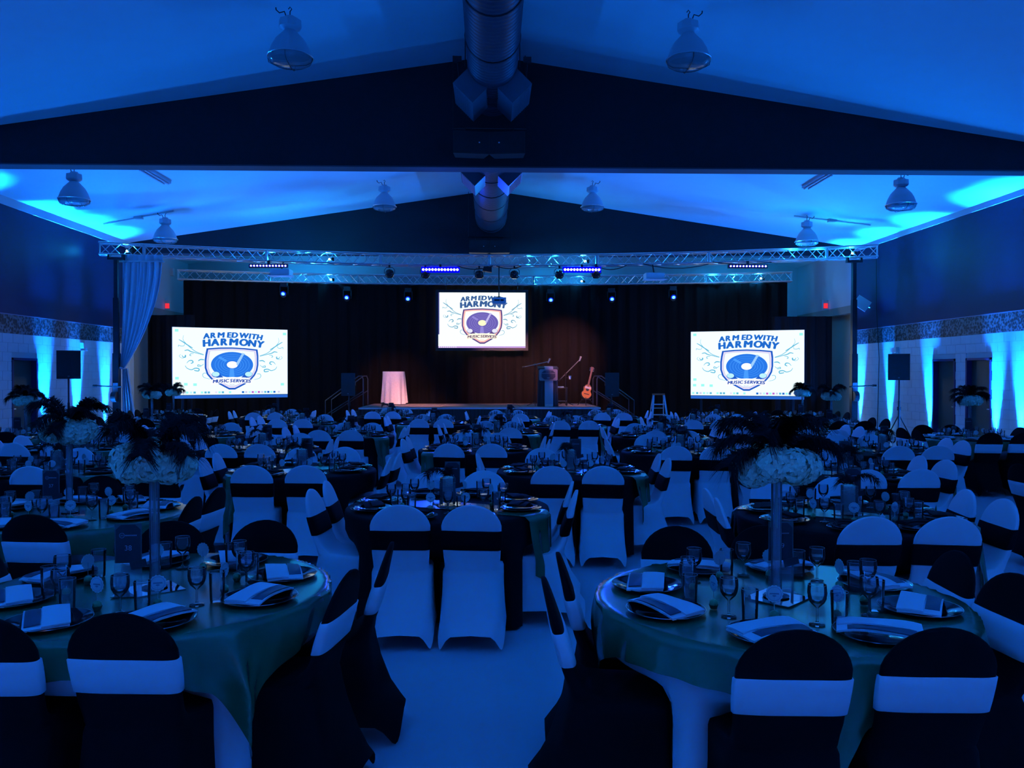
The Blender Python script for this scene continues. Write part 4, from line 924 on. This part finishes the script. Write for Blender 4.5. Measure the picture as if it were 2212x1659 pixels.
# sign card in a clear holder
ME_CARD = MB().box(-.057,-.0015,.14,.057,.0015,.315).mesh('card', M_SIGN)
def card_edge():
    m = MB()
    for (a,b,c,d) in ((-.057,.309,.057,.315),(-.057,.14,-.053,.315),(.053,.14,.057,.315)): m.box(a,-.0022,b,c,-.0015,d)
    for s in (-1,1): m.poly([(s*.053,-.0022,.309),(s*.053,-.0022,.287),(s*.030,-.0022,.309)])
    return m.mesh('card_border', M_SIGNB, fix=False)
ME_CEDGE = card_edge()
ME_HOLD = MB().box(-.059,-.003,.0,.059,-.0025,.137).box(-.06,-.05,0,.06,.05,.003).mesh('holder', M_GLASS2)
ME_TICK = MB().box(-.035,-.005,-.017,.035,-.003,.017).mesh('small_card', M_SIGN)
def logo_me():
    m = MB(); n = 24; c = (-.026,.262)
    a = [(c[0]+.0115*math.cos(2*PI*k/n), c[1]+.0115*math.sin(2*PI*k/n)) for k in range(n)]; b = [(c[0]+.0100*math.cos(2*PI*k/n), c[1]+.0100*math.sin(2*PI*k/n)) for k in range(n)]
    m.add([(x,-.0025,z) for x, z in a+b], [(i,(i+1)%n,n+(i+1)%n,n+i) for i in range(n)])
    for k in range(3): x = c[0]-.006+k*.005; m.poly([(x,-.0025,c[1]-.004),(x+.0012,-.0025,c[1]-.004),(x+.003,-.0025,c[1]+.004),(x+.0018,-.0025,c[1]+.004)])
    for k in range(9): x = -.012+k*.0056; m.poly([(x,-.0025,.259),(x+.0036,-.0025,.259),(x+.0036,-.0025,.2645),(x,-.0025,.2645)])
    return m.mesh('card_print', M_SIGNP, fix=False)
ME_LOGO = logo_me()
NUM = {}
def num_me(s):
    if s not in NUM: NUM[s] = text_mesh(s, .032, M_SIGNP, .0, 0)
    return NUM[s]
def tidy(o, me, nm): return obj(nm, me, o)

# ------------------------------------------------------------------ the tables
TW = [  # black tables: x, y, row, place in the row, number readable on the sign
 (-.31,6.20,2,'left','56','numbered fifty-six'),(2.50,5.68,2,'right','35','numbered thirty-five'),
 (-4.4,8.55,3,'first',None,None),(-1.93,8.6,3,'second',None,None),(.83,8.43,3,'third',None,None),(3.5,8.1,3,'fourth','32',None),
 (-5.5,11.2,4,'first',None,None),(-2.97,10.95,4,'second','30',None),(-.18,10.95,4,'third',None,None),(2.45,10.55,4,'fourth',None,None),(5.05,10.5,4,'fifth',None,None),
 (-4.75,13.6,5,'first',None,None),(-2.3,13.5,5,'second',None,None),(.13,14.0,5,'third',None,None),(2.74,13.2,5,'fourth',None,None),(5.0,13.35,5,'fifth',None,None),
 (-3.73,16.65,6,'first',None,None),(-1.13,16.65,6,'second',None,None),(1.53,16.0,6,'third',None,None),(3.98,16.1,6,'fourth',None,None),
 (-5.03,19.4,7,'first',None,None),(-2.38,19.85,7,'second',None,None),(.42,18.75,7,'third',None,None),(2.77,19.1,7,'fourth',None,None),(5.07,18.4,7,'fifth',None,None)]
ROWN = {2:'two',3:'three',4:'four',5:'five',6:'six',7:'seven'}
TV = [  # green tables with tall vases: x, y, overlay turn, descriptor, number
 (-1.52,3.80,0,'green table thirty-eight','38'),(1.25,3.57,R(41),'green table thirty-nine','39'),(-2.95,5.9,R(20),'green table thirty-seven','37'),
 (7.45,12.65,R(10),'green table by the right doors',None),(6.57,15.75,R(30),'green table by the right wall speaker',None),(7.1,18.6,R(5),'green table before the right screen',None),
 (-7.3,13.25,R(15),'green table by the left doors',None),(-6.8,16.9,R(35),'green table by the left wall speaker',None),(-7.5,19.9,R(0),'green table by the white swag',None),(5.85,7.3,R(12),'green table at the right picture edge',None)]
SEATS = [(-90,-1,'near left'),(-90,1,'near right'),(0,-1,'right near'),(0,1,'right far'),(90,-1,'far right'),(90,1,'far left'),(180,-1,'left far'),(180,1,'left near')]
def setting(cx, cy, kind, desc, i, near):
    base, q, pos = SEATS[i]; a = R(base+q*21); ca, sa = math.cos(a), math.sin(a); rot = a+PI/2
    jr = rnd.uniform(-.12,.12); z = .7715
    px, py = cx+.565*ca, cy+.565*sa
    if not vis(px, py, .8): return
    g = 'black chargers'
    t = thing('charger_plate', f'{"silver-rimmed black charger" if kind=="vip" else "stacked black plates"}, {pos} seat, {desc}', 'plate', (px,py,z), rot, 'chargers')
    obj('plate', ME_PLT, t); obj('rim', ME_PRIM if kind == 'vip' else ME_DRIM, t, (0,0,0) )
    if kind != 'vip': obj('inner_plate', ME_DIN, t)
    nz = z+(.006 if kind == 'vip' else .012)
    nr = rot+(rnd.choice((-.75,.75))+jr if (base in (-90,90) and kind == 'vip') else jr*1.5)
    if kind == 'vip':
        t = thing('napkin', f'white folded napkin, {pos} seat, {desc}', 'napkin', (px,py,nz-.004), nr, 'white napkins')
        obj('cloth', ME_NAPW, t); obj('menu_insert', ME_NAPD, t)
    else:
        tag(obj('napkin', ME_NAPB, None, (px,py,nz), (0,0,nr)), f'black folded napkin on plates, {pos} seat, {desc}', 'napkin', 'black napkins')
    # glasses
    b = a+R(24); gx, gy = cx+(.40+rnd.uniform(-.02,.02))*math.cos(b), cy+.40*math.sin(b)
    if near:
        t = thing('goblet', f'stemmed water goblet, {pos} seat, {desc}', 'glass', (gx,gy,z), rnd.random()*6, 'goblets'); obj('bowl', ME_GOB, t); obj('rim', ME_GRIM, t)
        if rnd.random() < .6: obj('water', ME_WAT, t)
    else: tag(obj('goblet', ME_GOB, None, (gx,gy,z)), f'stemmed water goblet, {pos} seat, {desc}', 'glass', 'goblets')
    b = a+R(36); r_ = .425+rnd.uniform(-.03,.02); gx, gy = cx+r_*math.cos(b), cy+r_*math.sin(b)
    if near:
        t = thing('tumbler', f'straight clear tumbler, {pos} seat, {desc}', 'glass', (gx,gy,z), 0, 'tumblers'); obj('glass_body', ME_TUM, t); obj('rim', ME_TRIM, t)
    else: tag(obj('tumbler', ME_TUM, None, (gx,gy,z)), f'straight clear tumbler, {pos} seat, {desc}', 'glass', 'tumblers')
    # round name card stuck in a wrapped truffle
    b = a+R(3+rnd.uniform(-4,4)); fx, fy = cx+.355*math.cos(b), cy+.355*math.sin(b); fr = rot+rnd.uniform(-.25,.25)
    lab = f'scalloped card on green truffle, {pos} seat, {desc}'
    if near:
        t = thing('place_card', lab, 'place card', (fx,fy,z), fr, 'round place cards')
        for nme, me in zip(('paper_cup','truffle','stick','round_card','card_print'), FAV): obj(nme, me, t)
    else: tag(obj('place_card', ME_FAVJ, None, (fx,fy,z), (0,0,fr)), lab, 'place card', 'round place cards')
SHIFT = {('38','right far'): (.11,.03,6), ('38','right near'): (.03,-.02,-4), ('39','left near'): (.09,-.01,3), ('39','left far'): (.01,.02,-3)}   # chairs standing further out: outwards, sideways, turn
def chairs(cx, cy, col, desc, tilt=0., R1=.675, num=None):
    for i, (base, q, pos) in enumerate(SEATS):
        a = R(base)+tilt; rr = R1+rnd.uniform(-.02,.03); lat = q*.243+rnd.uniform(-.010,.010)
        x = cx+rr*math.cos(a)-lat*math.sin(a); y = cy+rr*math.sin(a)+lat*math.cos(a)
        j = R(rnd.uniform(-5,5)); so, sl_, sj = SHIFT.get((num, pos), (0,0,0))
        x += so*math.cos(a)-sl_*math.sin(a); y += so*math.sin(a)+sl_*math.cos(a); j += R(sj)
        if not (vis(x, y, .9) or vis(x, y, .3)): 
            continue
        t = thing('banquet_chair', f'{col} spandex chair with {"black" if col=="white" else "white"} sash, {pos} seat, {desc}', 'chair', (x,y,0), a+PI/2+j, f'{col} covered chairs')
        obj('cover', CH[col][0], t); obj('sash', CH[col][1], t)
def sign(cx, cy, x, y, rz, num, desc):
    t = thing('table_sign', f'black number card in clear holder, {desc}', 'sign', (x,y,.7715), rz, 'table signs')
    obj('holder', ME_HOLD, t); c = obj('card', ME_CARD, t); obj('card_border', ME_CEDGE, c); obj('card_print', ME_LOGO, c)
    if num: obj('number', num_me(num), c, (0,-.0026,.205), (R(90),0,0))
    obj('small_card', ME_TICK, t, (.045,-.004,.135), (0,R(-14),0))
def table(cx, cy, kind, desc, num, ov, idx, tilt=0.):
    near = cy < 6.6
    t = thing('round_table', f'round {"white" if kind=="vip" else "black"} clothed banquet table, {desc}', 'table', (cx,cy,0), rnd.random()*6, 'round tables')
    obj('tabletop', ME_TOP, t)
    for k in range(4): obj('leg', ME_TLEG, t, (.45*math.cos(k*PI/2), .45*math.sin(k*PI/2), 0))
    obj('tablecloth', (WCL[idx%2] if kind == 'vip' else BCL[idx%3]), t)
    t.rotation_euler = (0,0,tilt+rnd.randrange(4)*PI/2)
    if kind == 'vip': tag(obj('satin_overlay', overlay(idx+1, ov), None, (cx,cy,0), (0,0,ov)), f'square green satin overlay draped on the {desc}', 'tablecloth', 'green overlays')
    else: tag(obj('table_runner', RUN[idx%3], None, (cx,cy,0), (0,0,ov)), f'green satin runner across the {desc}', 'table runner', 'green runners')
    for i in range(8): setting(cx, cy, kind, desc, i, near)
    z = .7715
    if vis(cx, cy, 1.0):
        if kind == 'vip':
            tag(obj('mirror_tile', ME_TILE, None, (cx,cy-.01,z), (0,0,ov+R(40 if num=='38' else 3))), f'square mirror tile under the tall vase, {desc}', 'mirror', 'mirror tiles')
            t = thing('tall_centrepiece', f'tall glass vase with cream hydrangeas and black feathers, {desc}', 'centrepiece', (cx,cy,z+.0045), rnd.random()*.6, 'tall centrepieces')
            obj('vase', ME_VASE, t); st = MB().tube((0,0,.30),(0,0,.56),.006).mesh('stem', mat('flower_stem', (.15,.25,.12), .7)); obj('stem', st, t)
            r2 = random.Random(idx+3)
            for k in range(9):
                a = k*2*PI/8; rr = .112 if k < 8 else 0
                obj('flower_head', HYD[k%2], t, (rr*math.cos(a), rr*math.sin(a), .575+(.03 if k == 8 else r2.uniform(-.025,.012))), (r2.random()*6, r2.random()*6, 0))
            for k in range(11):
                a = k*2*PI/11+r2.uniform(-.25,.25); f = FE[(k*2+idx)%5]; obj('feather', f, t, (.03*math.cos(a), .03*math.sin(a), .60), (r2.uniform(-.1,.1), r2.uniform(-.15,.1), a))
            sx = -.075 if num != '39' else .055
            sign(cx, cy, cx+sx, cy-.10 if num != '39' else cy+.1, R(rnd.uniform(-6,6)), num, desc)
        else:
            tag(obj('mirror_tile', ME_TILES, None, (cx,cy,z), (0,0,rnd.random())), f'small mirror tile under the low vase, {desc}', 'mirror', 'mirror tiles')
            t = thing('low_centrepiece', f'low glass vase with blooms and black feather, {desc}', 'centrepiece', (cx,cy,z+.0045), rnd.random()*6, 'low centrepieces')
            obj('vase', ME_LVASE, t); obj('greenery', ME_FOLI, t); obj('flower_head', HYD[0], t, (0,0,.17), scale=(.7,.7,.6)); obj('feather', FES[idx%2], t, (0,0,.18))
            obj('feather', FES[(idx+1)%2], t, (0,0,.17), (0,0,2.2))
            sign(cx, cy, cx+.045+rnd.uniform(-.03,.03), cy+.085, R(rnd.uniform(-8,8)), num, desc)
            tag(obj('tealight', ME_TEA, None, (cx+.17,cy-.13,z)), f'small white tealight beside the low vase, {desc}', 'tealight', 'tealights')
idx = 0
for x, y, ov, desc, num in TV:
    chairs(x, y, 'black', desc, 0, (.655 if num in ('38','39') else .67), num); table(x, y, 'vip', desc, num, ov, idx); idx += 1
for x, y, row, place, num, spec in TW:
    desc = f'black table {spec}' if spec else f'black table, row {ROWN[row]}, {place} from left'
    tl_ = R(rnd.uniform(-4,4)); chairs(x, y, 'white', desc, tl_); table(x, y, 'std', desc, num, (R(42) if (row, place) in ((4,'third'),(3,'second'),(6,'second')) else R(rnd.uniform(-42,-30))), idx, tl_); idx += 1

t = thing('junction_box', 'small pale junction box on the white wall by the back truss tip', 'junction box', (XL, 27.4, 5.12))
obj('box', MB().box(0,-.07,-.12,.1,.07,.12).mesh('box', M_PROJ), t); obj('lid', MB().box(.01,-.078,-.11,.09,-.07,.11).mesh('lid', M_LAMPW), t)
